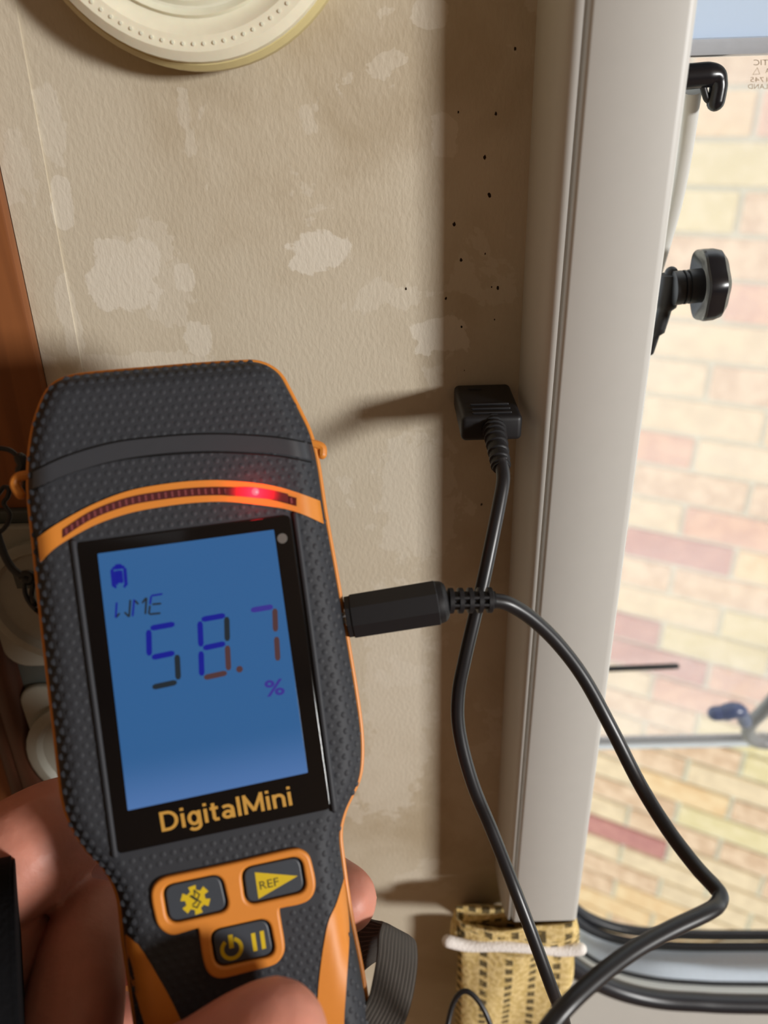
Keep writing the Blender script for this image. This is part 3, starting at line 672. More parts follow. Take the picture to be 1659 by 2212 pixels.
# raised shoulders either side of the display
for pts in ([(160, 1172), (190, 1400), (220, 1620), (250, 1846)], [(638, 1112), (668, 1330), (696, 1545), (722, 1748)]):
    P = [np.array([*pm(x, y), .0003]) for x, y in catmull(pts, 8)]
    mesh('display_shoulder', *tube(P, .0007, 10, dome=True), M['rubber'], meter)
ZL = .00085
lq = [pm(x, y, ZL) for x, y in ((210.5, 1196), (591.6, 1144), (665, 1669), (276, 1751))]
lcd = slab('lcd_screen', [round_quad(lq, .0002, 2)], M['lcd'], meter, z=.0008, th=.0001, bev=.00002, label='blue backlit screen')
ZG = .00093
zx = lambda x, y: pm(200 + x / 3.607, 1180 + y / 3.607, ZG)
def seglines(name, L_, w, mats, parent=lcd, z=ZG):
    V = []; F_ = []; mi = []; names = []
    for a, b, mk in L_:
        a, b = zx(*a), zx(*b); d = (b - a) / np.linalg.norm(b - a); n_ = np.array([-d[1], d[0]]) * w / 2; k = len(V)
        for q in (a + d * w * .1 + n_ * .55, a + d * w * .6 + n_, b - d * w * .6 + n_, b - d * w * .1 + n_ * .55, b - d * w * .1 - n_ * .55, b - d * w * .6 - n_, a + d * w * .6 - n_, a + d * w * .1 - n_ * .55): V.append((q[0], q[1], z))
        F_.append(tuple(range(k, k + 8)))
        if mk not in names: names.append(mk)
        mi.append(names.index(mk))
    return mesh(name, V, F_, [M[q] for q in names], parent, smooth=False, mi=mi)
sw = .00115
seglines('digit', [((447, 640), (643, 605), 'segblue'), ((437, 648), (442, 856), 'segblue'), ((458, 868), (642, 830), 'segblue'), ((658, 842), (668, 1042), 'segdark'), ((462, 1100), (660, 1058), 'segdark')], sw, None)
seglines('digit', [((845, 572), (1036, 538), 'segblue'), ((836, 582), (845, 785), 'segblue'), ((1045, 547), (1050, 742), 'segdark'), ((858, 795), (1037, 757), 'segblue'), ((845, 815), (851, 1012), 'segblue'), ((1050, 770), (1060, 970), 'segbrown'), ((865, 1025), (1050, 985), 'segbrown')], sw, None)
seglines('digit', [((1230, 500), (1408, 470), 'segviolet'), ((1420, 482), (1426, 668), 'segbrown'), ((1433, 702), (1444, 895), 'segbrown')], sw, None)
c = zx(1145, 958); mesh('decimal_point', [(c[0] + .0007 * math.cos(k * .3927), c[1] + .0007 * math.sin(k * .3927), ZG) for k in range(16)], [tuple(range(16))], M['segbrown'], lcd, smooth=False)
W_ = [((188, 435), (180, 560)), ((180, 558), (212, 520)), ((248, 512), (285, 552)), ((294, 415), (285, 552)), ((324, 412), (312, 548)), ((328, 420), (358, 455)), ((385, 445), (418, 400)), ((420, 398), (411, 532))]
seglines('mode_letter', [(a, b, 'segblue' if i in (0, 4) else 'segdark') for i, (a, b) in enumerate(W_[:4])], .0004, None)
seglines('mode_letter', [(a, b, 'segblue' if i == 0 else 'segdark') for i, (a, b) in enumerate(W_[4:])], .0004, None)
seglines('mode_letter', [((457, 385), (447, 455), 'segblue'), ((447, 460), (438, 530), 'segdark'), ((455, 386), (547, 371), 'segblue'), ((462, 453), (537, 446), 'segdark'), ((440, 530), (532, 521), 'segdark')], .0004, None)
p0, p1, p2 = zx(1350, 1170), zx(1500, 1150), zx(1335, 1045)
text('%', 'percent_sign', M['segviolet'], lcd, p0, p1 - p0, p2 - p0, off=.02, z=ZG)
seglines('battery_icon', [((150, 175), (165, 320), 'segblue'), ((250, 165), (262, 312), 'segblue'), ((178, 190), (188, 305), 'segblue'), ((198, 185), (208, 290), 'segblue'), ((218, 185), (228, 290), 'segblue'), ((150, 172), (252, 160), 'segblue'), ((170, 155), (230, 148), 'segblue'), ((165, 318), (190, 314), 'segblue'), ((238, 312), (262, 310), 'segblue')], .0007, None)
# maker's lettering under the screen
p0, p1, p2 = pm(350, 1797, ZL), pm(632, 1739, ZL), pm(343, 1755, ZL)
def arc(cx, cy, rx, ry, a0, a1, n=12): return [(cx + rx * math.cos(math.radians(a0 + (a1 - a0) * k / n)), cy + ry * math.sin(math.radians(a0 + (a1 - a0) * k / n))) for k in range(n + 1)]
LW = .15                                   # stroke width, cap height = 1
def glyph(c):
    h = LW / 2
    if c == 'D': return .74, [[(h, h), (h, 1 - h), (.3, 1 - h)] + arc(.3, .5, .37, .5 - h, 90, -90)[1:] + [(h, h)]]
    if c == 'i': return LW, [[(h, 0), (h, .72)], [(h, .86), (h, 1.0)]]
    if c == 'l': return LW, [[(h, 0), (h, 1.0)]]
    if c == 'g': return .58, [arc(.27, .37, .20, .29, 0, 360, 20), [(.50, .72), (.50, .02)] + arc(.27, .0, .23, .2, 0, -150)[1:]]
    if c == 't': return .36, [[(.15, .92), (.15, .16), (.2, .08), (.35, .08)], [(0, .66), (.35, .66)]]
    if c == 'a': return .56, [arc(.25, .22, .175, .15, 0, 360, 20), [(.07, .60), (.17, .65), (.33, .65), (.45, .56), (.48, .42), (.48, 0)]]
    if c == 'M': return .88, [[(h, 0), (h, 1)], [(h, .93), (.44, .12)], [(.44, .12), (.88 - h, .93)], [(.88 - h, 0), (.88 - h, 1)]]
    if c == 'n': return .56, [[(h, 0), (h, .72)], [(h, .45)] + arc(.28, .45, .205, .20, 180, 0)[1:] + [(.485, 0)]]
word = [(c, *glyph(c)) for c in 'DigitalMini']; wid = sum(w for _, w, _ in word) + .12 * (len(word) - 1)
V, Fc = [], []; x_ = 0; zl = .00088
for c_, w_, st in word:
    for pl in st:
        pl = [np.array(p) for p in pl]; N = len(pl); k0 = len(V); zl += 1e-7
        for k in range(N):
            closed_ = np.linalg.norm(pl[0] - pl[-1]) < 1e-6
            a_ = pl[k - 1] if k else (pl[-2] if closed_ else pl[0]); b_ = pl[k + 1] if k < N - 1 else (pl[1] if closed_ else pl[-1])
            d1 = pl[k] - a_; d2 = b_ - pl[k]; d1 = d1 / (np.linalg.norm(d1) + 1e-9); d2 = d2 / (np.linalg.norm(d2) + 1e-9)
            d = d1 + d2; d /= np.linalg.norm(d); m_ = max(.55, abs(d.dot(d2 if k < N - 1 else d1))); n_ = np.array([-d[1], d[0]]) * LW / 2 / m_
            for sg in (1, -1):
                q = pl[k] + sg * n_; f = p0 + (p1 - p0) * (x_ + q[0]) / wid + (p2 - p0) * q[1]; V.append((f[0], f[1], zl))
            if k: Fc.append((k0 + 2 * k - 2, k0 + 2 * k - 1, k0 + 2 * k + 1, k0 + 2 * k))
    x_ += w_ + .12
mesh('display_lettering', V, Fc, M['gold'], meter, smooth=False, label='gold lettering below the screen')
# round sensor window and dust spots in the bezel
c = pm(610, 1163, ZL); mesh('sensor_dot', [(c[0] + .0011 * math.cos(k * .3927), c[1] + .0011 * math.sin(k * .3927), .00083) for k in range(16)], [tuple(range(16))], mat('grey_dot', srgb(92, 90, 86), .4, .4), meter, smooth=False)
# buttons and their orange frame
zb = lambda x, y, z=.0008: pm(300 + x / 4.1475, 1800 + y / 4.1475, z)
fo = [(112, 590), (115, 510), (150, 445), (215, 400), (330, 370), (600, 315), (900, 250), (1150, 190), (1380, 140), (1460, 150), (1520, 195), (1550, 270), (1582, 430), (1570, 530), (1520, 600), (1430, 640), (1290, 668), (1262, 690), (1280, 820), (1305, 980), (1300, 1070), (1255, 1145), (1180, 1190), (960, 1250), (800, 1292), (710, 1300), (640, 1270), (595, 1205), (565, 1090), (545, 950), (530, 862), (505, 858), (400, 890), (310, 912), (230, 885), (165, 815), (132, 700)]
h1 = [(205, 470), (740, 358), (815, 690), (262, 815)]; h2 = [(912, 312), (1455, 195), (1508, 520), (955, 648)]; h3 = [(632, 870), (1165, 752), (1230, 1090), (690, 1210)]
outer = catmull([zb(*p) for p in fo], 4, closed=True)
slab('button_frame', [outer] + [round_quad([zb(*p) for p in h], .0024) for h in (h1, h2, h3)], M['orange'], meter, z=-.0004, th=.0016, bev=.0006, res=3, label='orange surround of the three buttons')
zones.append([zb(100, 380), zb(1450, 110), zb(1620, 200), zb(1600, 640), zb(1300, 700), zb(1340, 1120), zb(700, 1340), zb(560, 1200), zb(500, 900), zb(250, 940), zb(90, 760)])
for h in (h1, h2, h3):
    slab('button_well', [round_quad([zb(*p) for p in h], .0024)], M['well'], meter, z=.00002, th=.0001, bev=.00002)
def shrink(h, k): c = np.mean(np.array(h), 0); return [tuple(c + (np.array(p) - c) * k) for p in h]
btn = [slab('button', [round_quad([zb(*p, .001) for p in shrink(h, .925)], .0021)], M['button'], meter, z=0, th=.00095, bev=.0003, res=3, label=lb) for h, lb in ((h1, 'settings button with a yellow gear'), (h2, 'reference button with a yellow triangle'), (h3, 'power and hold button'))]
ZB2 = .00098
zi = lambda x, y: zb(x, y, ZB2)
def plate(name, pts, m, parent, z=ZB2): return mesh(name, [(p[0], p[1], z) for p in pts], [tuple(range(len(pts)))], m, parent, smooth=False)
gc = np.array(zi(507, 597)); gr = np.linalg.norm(np.array(zi(507, 460)) - gc); G = []
for k in range(6):
    b0 = math.radians(60 * k + 97)
    for da, rr in ((-17, .66), (-15, .98), (15, .98), (17, .66)): G.append(gc + gr * rr * np.array([math.cos(b0 + math.radians(da)), math.sin(b0 + math.radians(da))]))
plate('gear_icon', G, M['yellow'], btn[0])
def ln(name, pts, w, m, parent, z, f=zi):
    V, Fc = [], []
    for a, b in pts:
        a, b = np.array(f(*a)), np.array(f(*b)); d = (b - a) / np.linalg.norm(b - a); n_ = np.array([-d[1], d[0]]) * w / 2; k = len(V)
        V += [(*(a + n_), z), (*(b + n_), z), (*(b - n_), z), (*(a - n_), z)]; Fc.append((k, k + 1, k + 2, k + 3))
    return mesh(name, V, Fc, m, parent, smooth=False)
ln('gear_mark', [((492, 508), (545, 550)), ((455, 560), (515, 600)), ((470, 555), (560, 620)), ((545, 545), (525, 590)), ((495, 505), (500, 560)), ((480, 640), (530, 600)), ((480, 650), (525, 668)), ((545, 620), (520, 670))], .00028, M['ink'], btn[0], ZB2 + .00004)
plate('triangle_icon', [zi(*p) for p in ((1038, 350), (1425, 382), (1072, 588))], M['yellow'], btn[1])
p0, p1, p2 = zi(1088, 505), zi(1258, 465), zi(1075, 430)
text('REF', 'button_lettering', M['ink'], btn[1], p0, p1 - p0, p2 - p0, z=ZB2 + .00004)
pc = np.array(zi(832, 1035)); pr_ = np.linalg.norm(np.array(zi(832, 1140)) - pc); V = []; Fc = []
for k in range(33):
    a = math.radians(97 + 28 + (360 - 56) * k / 32)
    V += [(*(pc + pr_ * q * np.array([math.cos(a), math.sin(a)])), ZB2) for q in (1.0, .66)]
    if k: Fc.append((2 * k - 2, 2 * k - 1, 2 * k + 1, 2 * k))
mesh('power_icon', V, Fc, M['yellow'], btn[2], smooth=False)
ln('power_icon', [((818, 910), (832, 1030))], .00095, M['yellow'], btn[2], ZB2)
ln('pause_icon', [((1022, 895), (1045, 1055)), ((1100, 875), (1122, 1035))], .00085, M['yellow'], btn[2], ZB2)
# lugs for the cap cord
for pts, z0 in (([(672, 958), (694, 966), (696, 982)], ZSEAM), ([(72, 1025), (42, 1030), (32, 1046), (44, 1068)], ZSEAM)):
    P = [np.array([*pm(x, y, z0), z0]) for x, y in catmull(pts, 6)]
    mesh('cord_lug', *tube(P, .0011, 10, dome=True), M['orange'], meter, label='small orange lug on the ' + ('right' if pts[0][0] > 400 else 'left') + ' edge')
# grip bumps over the rubber
bump_v = []; stepu, stepv = .00205, .00178
def dimple(u, v, z, r=.00076, h=.00013, n=7):
    vs = [(u + r * math.cos(2 * math.pi * k / n), v + r * math.sin(2 * math.pi * k / n), z - .00002) for k in range(n)] + [(u + .55 * r * math.cos(2 * math.pi * k / n), v + .55 * r * math.sin(2 * math.pi * k / n), z + h * .8) for k in range(n)] + [(u, v, z + h)]
    return vs, [(k, (k + 1) % n, n + (k + 1) % n, n + k) for k in range(n)] + [(n + k, n + (k + 1) % n, 2 * n) for k in range(n)]
umin, vmin = oc.min(0); umax, vmax = oc.max(0); j = 0; v = vmin
while v < vmax:
    u = umin + (stepu / 2 if j % 2 else 0)
    while u < umax:
        if inside(oc, (u, v)):
            d = odist(u, v)
            if d > .0011 and not any(inside(zz_, (u, v)) for zz_ in zones):
                x = 1 - min(d, WIN) / WIN; bump_v.append(dimple(u, v, ZSEAM * (1 - math.sqrt(max(0, 1 - x ** 2.2)))))
        u += stepu
    v += stepv; j += 1
mesh('grip_bumps', *join(bump_v), M['rubber'], meter, kind='stuff', sharp=0)

# ------------------------------------------------------------------ probe lead: jack, cord, wall plug
lead = thing('probe_lead', 'black probe lead running from the meter jack to a plug on the wallpaper', 'cable', at_d(752, 1331, .179))
JD = .179
ja, jb = at_d(752, 1332, JD), at_d(945, 1301, JD); jx = (jb - ja) / np.linalg.norm(jb - ja); jl = np.linalg.norm(jb - ja); U = JD / FPX
mesh('jack_body', *lathe(ja, jx, [(-3 * U, 44 * U), (-2 * U, 47 * U), (8 * U, 47 * U), (10 * U, 50 * U), (jl - 2 * U, 51 * U), (jl, 49 * U)], 8), M['plug'], lead, smooth=False, label='matt black faceted jack body')
mesh('jack_collar', *lathe(ja, jx, [(jl - 6 * U, 46 * U), (jl + 3 * U, 46 * U), (jl + 12 * U, 44 * U), (jl + 19 * U, 38 * U), (jl + 22 * U, 30 * U), (jl + 23 * U, 18 * U)], 28), M['plug'], lead, sharp=25)
mesh('jack_tip', *lathe(ja, jx, [(-30 * U, 18 * U), (-8 * U, 18 * U), (-6 * U, 24 * U), (-2 * U, 24 * U)], 20), M['steel'], lead, sharp=30, label='bright steel jack pin')
# strain relief: core with slotted collars
sa = jb + jx * 20 * U; sb = at_d(1069, 1296, JD + .001); sx_ = (sb - sa); sl = np.linalg.norm(sx_); sx_ /= sl
rel = mesh('strain_relief', *lathe(sa, sx_, [(0, 20 * U), (sl, 19 * U)], 16), M['plug'], lead)
for i in range(5):
    t0 = (.03 + .2 * i) * sl; w = .105 * sl
    mesh('relief_collar', *lathe(sa, sx_, [(t0, 26 * U), (t0 + .1 * w, 28 * U), (t0 + .9 * w, 28 * U), (t0 + w, 26 * U)], 18), M['plug'], rel, sharp=30)
    if i < 4:
        for sgn in (-1, 1):
            side = C2W @ np.array([0, 0.35 * sgn * (1 if i % 2 else -1), -1.0]); side -= side.dot(sx_) * sx_; side /= np.linalg.norm(side)
            if sgn > 0: side = side * 1.0
            c0 = sa + sx_ * (t0 + w * .5) + side * 23 * U; mesh('relief_web', *tube([c0, c0 + sx_ * .2 * sl], 4.5 * U, 8), M['plug'], rel)
CR = .00178
# wall plug
bl, brt = at_y(979, 832, D - .001), at_y(1083, 826, D - .001); LP = .026; zt = (bl[2] + brt[2]) / 2; hh = .0072
fl = at_y(1006, 903, D - .001 - LP)
x0, x1 = bl[0] + .0002, at_y(1130, 900, fl[1])[0]
plug = bevelled('wall_plug', box(x0, x1, D - .001 - LP, D - .001, zt - hh, zt), .0014, 4, M['plug'], lead, label='black moulded plug on the wall')
for k, yy in enumerate((.0175, .0145, .0112)):
    mesh('grip_ridge', *tube([(x0 + .0035, D - .001 - yy - .006, zt + .0001), (x1 - .003, D - .001 - yy - .006, zt + .0001)], .00042, 8, dome=True), M['plug'], plug)
mesh('grip_ridge', *tube([(x0 + .004, D - .0055, zt), (x0 + .0075, D - .0055, zt)], .0003, 8, dome=True), M['plug'], plug)
fy = D - .001 - LP
r0 = np.array([(x0 + x1) / 2 + .0005, fy + .003, zt - hh * .45])
r1 = at_d(1083, 1012, .1975)
rp = catmull([r0, r0 * .7 + r1 * .3 + np.array([0, -.0015, .0005]), r1], 10); rr = []
prp = []
for i in range(len(rp) - 1):
    a, b = rp[i], rp[i + 1]; tt = i / (len(rp) - 1); R0 = .0037 - .0012 * tt
    for f_, k in ((0, .86), (.15, 1.0), (.8, 1.0), (.95, .86)): prp.append(a + (b - a) * f_); rr.append(R0 * (k if i % 2 == 0 else .86))
mesh('plug_relief', *tube(prp, rr, 16), M['plug'], lead, sharp=30, label='ribbed strain relief of the plug')
cpts = [(1066, 1297, .180), (1100, 1305, .181), (1150, 1337, .184), (1205, 1390, .188), (1262, 1466, .192), (1320, 1572, .195), (1380, 1690, .194), (1440, 1788, .188), (1500, 1868, .181), (1542, 1914, .176), (1556, 1934, .174), (1551, 1952, .172), (1528, 1970, .169), (1440, 2012, .164), (1360, 2058, .159), (1280, 2120, .153), (1210, 2188, .148), (1150, 2270, .146), (1080, 2370, .16), (1060, 2460, .18), (1120, 2490, .21), (1205, 2420, .225), (1232, 2310, .224), (1222, 2220, .222), (1190, 2130, .214), (1150, 2020, .212), (1108, 1910, .212), (1065, 1800, .208), (1020, 1690, .203), (992, 1580, .200), (990, 1500, .198), (1005, 1420, .196), (1026, 1330, .1945), (1043, 1260, .194), (1062, 1170, .194), (1080, 1080, .195), (1087, 1035, .196), (1084, 1005, .1975)]
cw = [at_d(*p) for p in cpts]; cw.append(r1 + (r1 - cw[-2]) * 0 + np.array([0, .0015, .002]))
mesh('cord', *tube(catmull(cw, 7), CR, 14), M['cord'], lead)

loop = thing('thin_cord', 'thin black cord loop in front of the gold fabric at the bottom edge', 'cord', at_d(1010, 2150, .30))
mesh('cord_loop', *tube(catmull([at_d(*p) for p in ((940, 2400, .29), (955, 2300, .295), (966, 2220, .30), (980, 2165, .302), (1003, 2141, .302), (1030, 2158, .301), (1056, 2205, .30), (1080, 2290, .30), (1095, 2400, .30))], 7), .00105, 12), M['cord'], loop)
# ------------------------------------------------------------------ cap cord with knots at the left
cap = thing('cap_cord', 'thin black knotted cord looped at the left edge of the meter', 'cord', at_d(40, 1050, .175))
def cordpart(pts, r, name='cord_strand', dep=.175):
    return mesh(name, *tube(catmull([at_d(p[0], p[1], p[2] if len(p) > 2 else dep) for p in pts], 6), r * dep / FPX, 10, dome=True), M['blackrub'], cap)
cordpart([(-80, 985), (-30, 966), (0, 968), (22, 973), (38, 986), (48, 1003)], 5.5)
cordpart([(44, 990), (50, 1004), (46, 1016)], 13, 'knot'); cordpart([(48, 1005), (56, 1030, .182), (54, 1055, .18), (58, 1066, .18)], 7)
cordpart([(-40, 1110), (-12, 1078), (0, 1062), (9, 1052), (19, 1056), (17, 1072), (8, 1086), (14, 1098), (21, 1112), (14, 1135), (-5, 1152), (-40, 1160)], 5)
cordpart([(-40, 1105), (-12, 1140), (0, 1172), (12, 1204), (29, 1230), (52, 1247)], 8.5)
cordpart([(46, 1244), (60, 1240), (70, 1246), (66, 1256), (54, 1252)], 9, 'knot')
cordpart([(60, 1246), (54, 1260), (55, 1282), (66, 1304), (84, 1322), (110, 1340, .19)], 5.5)
cordpart([(66, 1246), (71, 1262), (69, 1286), (78, 1308), (100, 1326, .188)], 5.5)

# ------------------------------------------------------------------ webbing wrist strap
def webbing():
    m = mat('grey_webbing', srgb(84, 78, 72), .7, .3); t = NT(m)
    uv = t.n('ShaderNodeUVMap'); sp = t.n('ShaderNodeSeparateXYZ'); t.l(uv.outputs[0], sp.inputs[0])
    w1 = t.m('SINE', t.m('MULTIPLY', t.m('ADD', sp.outputs[1], t.m('MULTIPLY', sp.outputs[0], .04)), 420.0)); w2 = t.m('SINE', t.m('MULTIPLY', sp.outputs[0], 70.0))
    h = t.m('ADD', t.m('MULTIPLY', w1, .5), t.m('MULTIPLY', t.m('MULTIPLY', w1, w2), .5))
    t.l(t.mix(t.ramp(h, -.7, .7), srgb(46, 43, 40), srgb(120, 112, 104)), t.b.inputs['Base Color'])
    bp = t.n('ShaderNodeBump'); bp.inputs['Distance'].default_value = .0006; bp.inputs['Strength'].default_value = .8; t.l(h, bp.inputs['Height']); t.l(bp.outputs[0], t.b.inputs['Normal'])
    return m
M['webbing'] = webbing()
def ribbon(name, secs, m, parent, th=.0013, n=8, kx=6):
    A = catmull([at_d(*s_[0]) for s_ in secs], n); B = catmull([at_d(*s_[1]) for s_ in secs], n); N = len(A)
    run = [0.0]
    for i in range(1, N): run.append(run[-1] + np.linalg.norm((A[i] + B[i] - A[i - 1] - B[i - 1]) / 2))
    V = []; uvs = []; wd = np.linalg.norm(A[N // 2] - B[N // 2])
    for i in range(N):
        t = (A[min(N - 1, i + 1)] + B[min(N - 1, i + 1)] - A[max(0, i - 1)] - B[max(0, i - 1)]); nn = np.cross(B[i] - A[i], t); nn /= np.linalg.norm(nn)
        for sgn in (.5, -.5):
            for j in range(kx + 1): q = A[i] + (B[i] - A[i]) * j / kx; V.append(q + nn * th * sgn * (1 if 0 < j < kx else .6)); uvs.append((j / kx, run[i] / .01))
    w = 2 * (kx + 1); Fc = []
    for i in range(N - 1):
        for j in range(kx):
            Fc.append((i * w + j, i * w + j + 1, (i + 1) * w + j + 1, (i + 1) * w + j)); o2 = kx + 1
            Fc.append((i * w + o2 + j, (i + 1) * w + o2 + j, (i + 1) * w + o2 + j + 1, i * w + o2 + j + 1))
        Fc += [(i * w, (i + 1) * w, (i + 1) * w + kx + 1, i * w + kx + 1), (i * w + kx, i * w + 2 * kx + 1, (i + 1) * w + 2 * kx + 1, (i + 1) * w + kx)]
    Fc += [tuple(range(kx + 1)) + tuple(range(2 * kx + 1, kx, -1)), tuple((N - 1) * w + q for q in tuple(range(kx + 1)) + tuple(range(2 * kx + 1, kx, -1)))]
    o = mesh(name, V, Fc, m, parent, sharp=50); ul = o.data.uv_layers.new(name='UVMap')
    for lp_ in o.data.loops: ul.data[lp_.index].uv = uvs[lp_.vertex_index]
    return o
strap = ribbon('wrist_strap', [((742, 1962, .205), (745, 2120, .205)), ((775, 1978, .203), (775, 2106, .203)), ((803, 1987, .200), (797, 2088, .200)), ((816, 1991, .196), (840, 2058, .198)), ((826, 1994, .190), (878, 2030, .194)), ((824, 2000, .184), (895, 2034, .188)), ((818, 2022, .180), (900, 2062, .182)), ((815, 2064, .177), (899, 2100, .178)), ((806, 2117, .174), (891, 2150, .175)), ((796, 2156, .172), (878, 2198, .172)), ((776, 2192, .170), (858, 2240, .170)), ((745, 2240, .170), (825, 2300, .17))], M['webbing'], None)
strap['label'] = 'grey woven wrist strap looping out beside the fingertip at the meter foot'; strap['category'] = 'strap'

# ------------------------------------------------------------------ folded gold fabric below the post
def fabric():
    m = mat('gold_patterned_fabric', srgb(206, 172, 96), .85, .15); t = NT(m)
    tc = t.n('ShaderNodeTexCoord'); sp = t.n('ShaderNodeSeparateXYZ'); t.l(tc.outputs['Object'], sp.inputs[0])
    zc = t.m('SUBTRACT', sp.outputs[2], t.m('MULTIPLY', sp.outputs[1], .6))
    fx = t.m('FRACT', t.m('MULTIPLY', sp.outputs[0], 92.0)); fz_ = t.m('FRACT', t.m('MULTIPLY', zc, 210.0))
    fx2 = t.m('FRACT', t.m('MULTIPLY', sp.outputs[0], 184.0))
    col_ = t.m('LESS_THAN', fx, .3); rows = t.m('LESS_THAN', fz_, .6)
    big = t.m('FRACT', t.m('MULTIPLY', zc, 11.0)); bandm = t.m('LESS_THAN', big, .12)
    col2 = t.m('MAXIMUM', col_, t.m('MULTIPLY', t.m('LESS_THAN', fx2, .55), bandm))
    n = t.n('ShaderNodeTexNoise'); n.inputs['Scale'].default_value = 500; t.l(tc.outputs['Object'], n.inputs['Vector'])
    k = t.m('MULTIPLY', t.m('MULTIPLY', col2, rows), t.ramp(n.outputs['Fac'], .2, .5))
    gold = t.mix(t.ramp(n.outputs['Fac'], .35, .65), srgb(200, 174, 112), srgb(226, 202, 146))
    t.l(t.mix(t.m('MULTIPLY', k, .88), gold, srgb(58, 50, 36)), t.b.inputs['Base Color'])
    bp = t.n('ShaderNodeBump'); bp.inputs['Distance'].default_value = .0008; bp.inputs['Strength'].default_value = .6; t.l(n.outputs['Fac'], bp.inputs['Height']); t.l(bp.outputs[0], t.b.inputs['Normal'])
    return m
M['fabric'] = fabric(); M['piping'] = mat('white_braid', srgb(232, 226, 220), .9, .1, bump=(900, .7, .0008, .08))
YF = D - .021
fab = thing('fabric_tieback', 'folded gold patterned fabric with white braid edge below the white post', 'fabric', at_y(1110, 2100, YF))
def drape(rows, name, m, thick=.004, nx=22, wob=.0015, **k):
    """cloth through rows of (left px, right px, y)"""
    L_ = catmull([at_y(*a) for a, b in rows], 5); R_ = catmull([at_y(*b) for a, b in rows], 5); N = len(L_); V = []
    for off in (0, thick):
        for i in range(N):
            for j in range(nx + 1):
                t = j / nx; p = L_[i] * (1 - t) + R_[i] * t; V.append(p + np.array([0, off + wob * math.sin(t * 9 + i * .25) - .004 * (math.sin(math.pi * t) ** .4) * (1 if off == 0 else 0), 0]))
    w = nx + 1; Fc = []
    for s_ in (0, N * w):
        for i in range(N - 1):
            for j in range(nx): Fc.append((s_ + i * w + j, s_ + i * w + j + 1, s_ + (i + 1) * w + j + 1, s_ + (i + 1) * w + j))
    o_2 = N * w
    for i in range(N - 1):
        for j in (0, nx): Fc.append((i * w + j, (i + 1) * w + j, o_2 + (i + 1) * w + j, o_2 + i * w + j))
    for i in (0, N - 1):
        for j in range(nx): Fc.append((i * w + j, i * w + j + 1, o_2 + i * w + j + 1, o_2 + i * w + j))
    return mesh(name, V, Fc, m, fab, sharp=60, **k)
drape([((988, 2036, YF + .004), (1240, 2046, YF + .004)), ((990, 2090, YF + .002), (1238, 2100, YF + .002)), ((986, 2160, YF), (1224, 2160, YF)), ((982, 2240, YF), (1206, 2240, YF)), ((976, 2340, YF), (1180, 2340, YF))], 'fabric_fall', M['fabric'], label='hanging panel of gold cloth')
drape([((1000, 1985, D - .003), (1210, 1972, D - .012)), ((990, 1988, YF - .001), (1237, 1980, YF - .003)), ((982, 2006, YF - .003), (1247, 1996, YF - .005)), ((976, 2020, YF - .005), (1252, 2014, YF - .006)), ((974, 2036, YF - .004), (1252, 2044, YF - .004))], 'fabric_fold', M['fabric'], thick=.006, wob=.0008, label='turned-over top fold')
mesh('braid_edge', *tube(catmull([at_y(x, y, YF - .009) for x, y in ((968, 2033), (1010, 2042), (1080, 2042), (1150, 2046), (1210, 2052), (1254, 2050))], 6), .0025, 12, dome=True), M['piping'], fab, label='white braid')

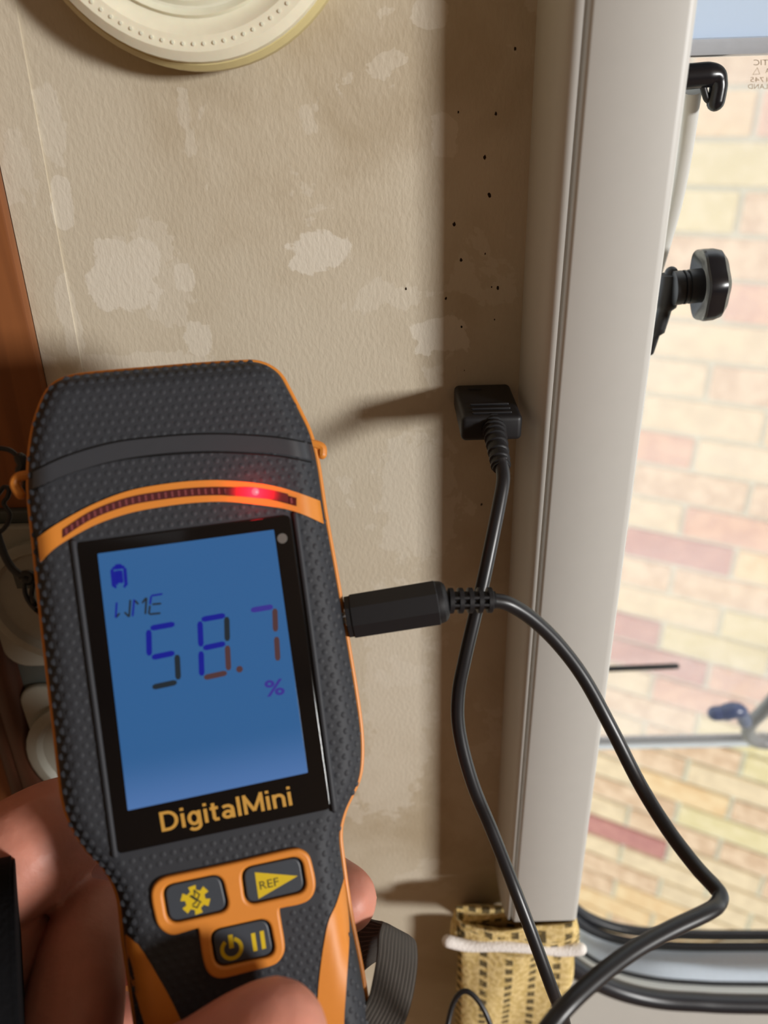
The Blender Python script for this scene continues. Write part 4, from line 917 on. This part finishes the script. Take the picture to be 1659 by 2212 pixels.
# ------------------------------------------------------------------ the hand holding the meter
def hand_parts():
    out = []
    def limb(pts, n=5):
        P = [at_d(x, y, d) for x, y, d, r in pts]; r = [q[3] for q in pts]
        PP = catmull(P, n); rr = np.interp(np.linspace(0, len(r) - 1, len(PP)), range(len(r)), r)
        out.append(tube(PP, [float(a) for a in rr], 18, dome=True))
    # index finger: knuckle at the left, behind the meter, tip out on the right
    limb([(-70, 1935, .187, .0146), (40, 1852, .188, .0144), (130, 1792, .194, .0130), (215, 1758, .206, .0108), (330, 1740, .214, .0098), (450, 1765, .216, .0092), (560, 1825, .214, .0088), (660, 1888, .205, .0088), (744, 1942, .191, .0083)])
    # middle, ring and little finger, curled round the back lower down
    limb([(0, 2060, .200, .0135), (150, 2040, .208, .0115), (290, 2040, .216, .0100), (450, 2060, .219, .0094), (600, 2110, .215, .0088), (690, 2170, .207, .0082)])
    limb([(40, 2240, .200, .0130), (180, 2230, .208, .0108), (320, 2240, .216, .0096), (470, 2270, .219, .0090), (600, 2320, .215, .0084), (680, 2370, .207, .0078)])
    limb([(90, 2400, .200, .0115), (210, 2400, .208, .0094), (330, 2420, .214, .0084), (440, 2450, .215, .0076), (530, 2490, .211, .0068)])
    limb([(50, 1925, .200, .013), (150, 1900, .207, .0125), (230, 1930, .213, .012)])
    limb([(120, 2010, .203, .014), (210, 2000, .209, .0125)])
    # palm and heel
    limb([(-70, 1930, .192, .0155), (-20, 2060, .190, .0175), (40, 2200, .188, .0180), (100, 2350, .188, .0170), (120, 2460, .188, .0160)])
    limb([(-60, 2100, .196, .018), (-20, 2300, .194, .020), (10, 2500, .194, .022), (-60, 2700, .20, .025)])
    # ball of the thumb, running to the thumb that crosses the front
    limb([(20, 2480, .185, .0190), (110, 2330, .176, .0150), (155, 2200, .174, .0116), (172, 2090, .180, .0104), (200, 1985, .190, .0092)])
    limb([(30, 2520, .18, .0180), (180, 2460, .166, .0135), (330, 2390, .152, .0120), (440, 2330, .146, .0108), (520, 2280, .1450, .0107), (588, 2247, .1450, .0107)])
    return out
hv = hand_parts()
hm = bpy.data.meshes.new('hand'); vv, ff = join(hv); hm.from_pydata([tuple(map(float, v)) for v in vv], [], ff)
bmh = bmesh.new(); bmh.from_mesh(hm); bmesh.ops.recalc_face_normals(bmh, faces=bmh.faces); bmh.to_mesh(hm); bmh.free()
tmp = bpy.data.objects.new('hand', hm); COL.objects.link(tmp)
rm = tmp.modifiers.new('r', 'REMESH'); rm.mode = 'VOXEL'; rm.voxel_size = .0011; rm.use_smooth_shade = True
sm = tmp.modifiers.new('s', 'SMOOTH'); sm.iterations = 9; sm.factor = .5
me = bpy.data.meshes.new_from_object(tmp.evaluated_get(bpy.context.evaluated_depsgraph_get())); bpy.data.objects.remove(tmp)
hand = link('person', me, M['skin'], None)
hand['label'] = 'left hand gripping the moisture meter, fingers behind it and thumb tip in front'; hand['category'] = 'person'
# sleeve cuff
ra = C2W @ np.array([.90, .06, .43]); ra /= np.linalg.norm(ra); rp0 = at_d(44, 2235, .165)
sv, sf = tube(catmull([rp0 - ra * q_ for q_ in (.16, .09, .04, .004, 0, -.001)], 6), [.040] * 6 + [.039] * 6 + [.0385] * 6 + [.036] * 6 + [.0352] * 6 + [.034], 40)
mesh('sleeve', sv, sf, M['sleeve'], hand, label='black sleeve cuff')
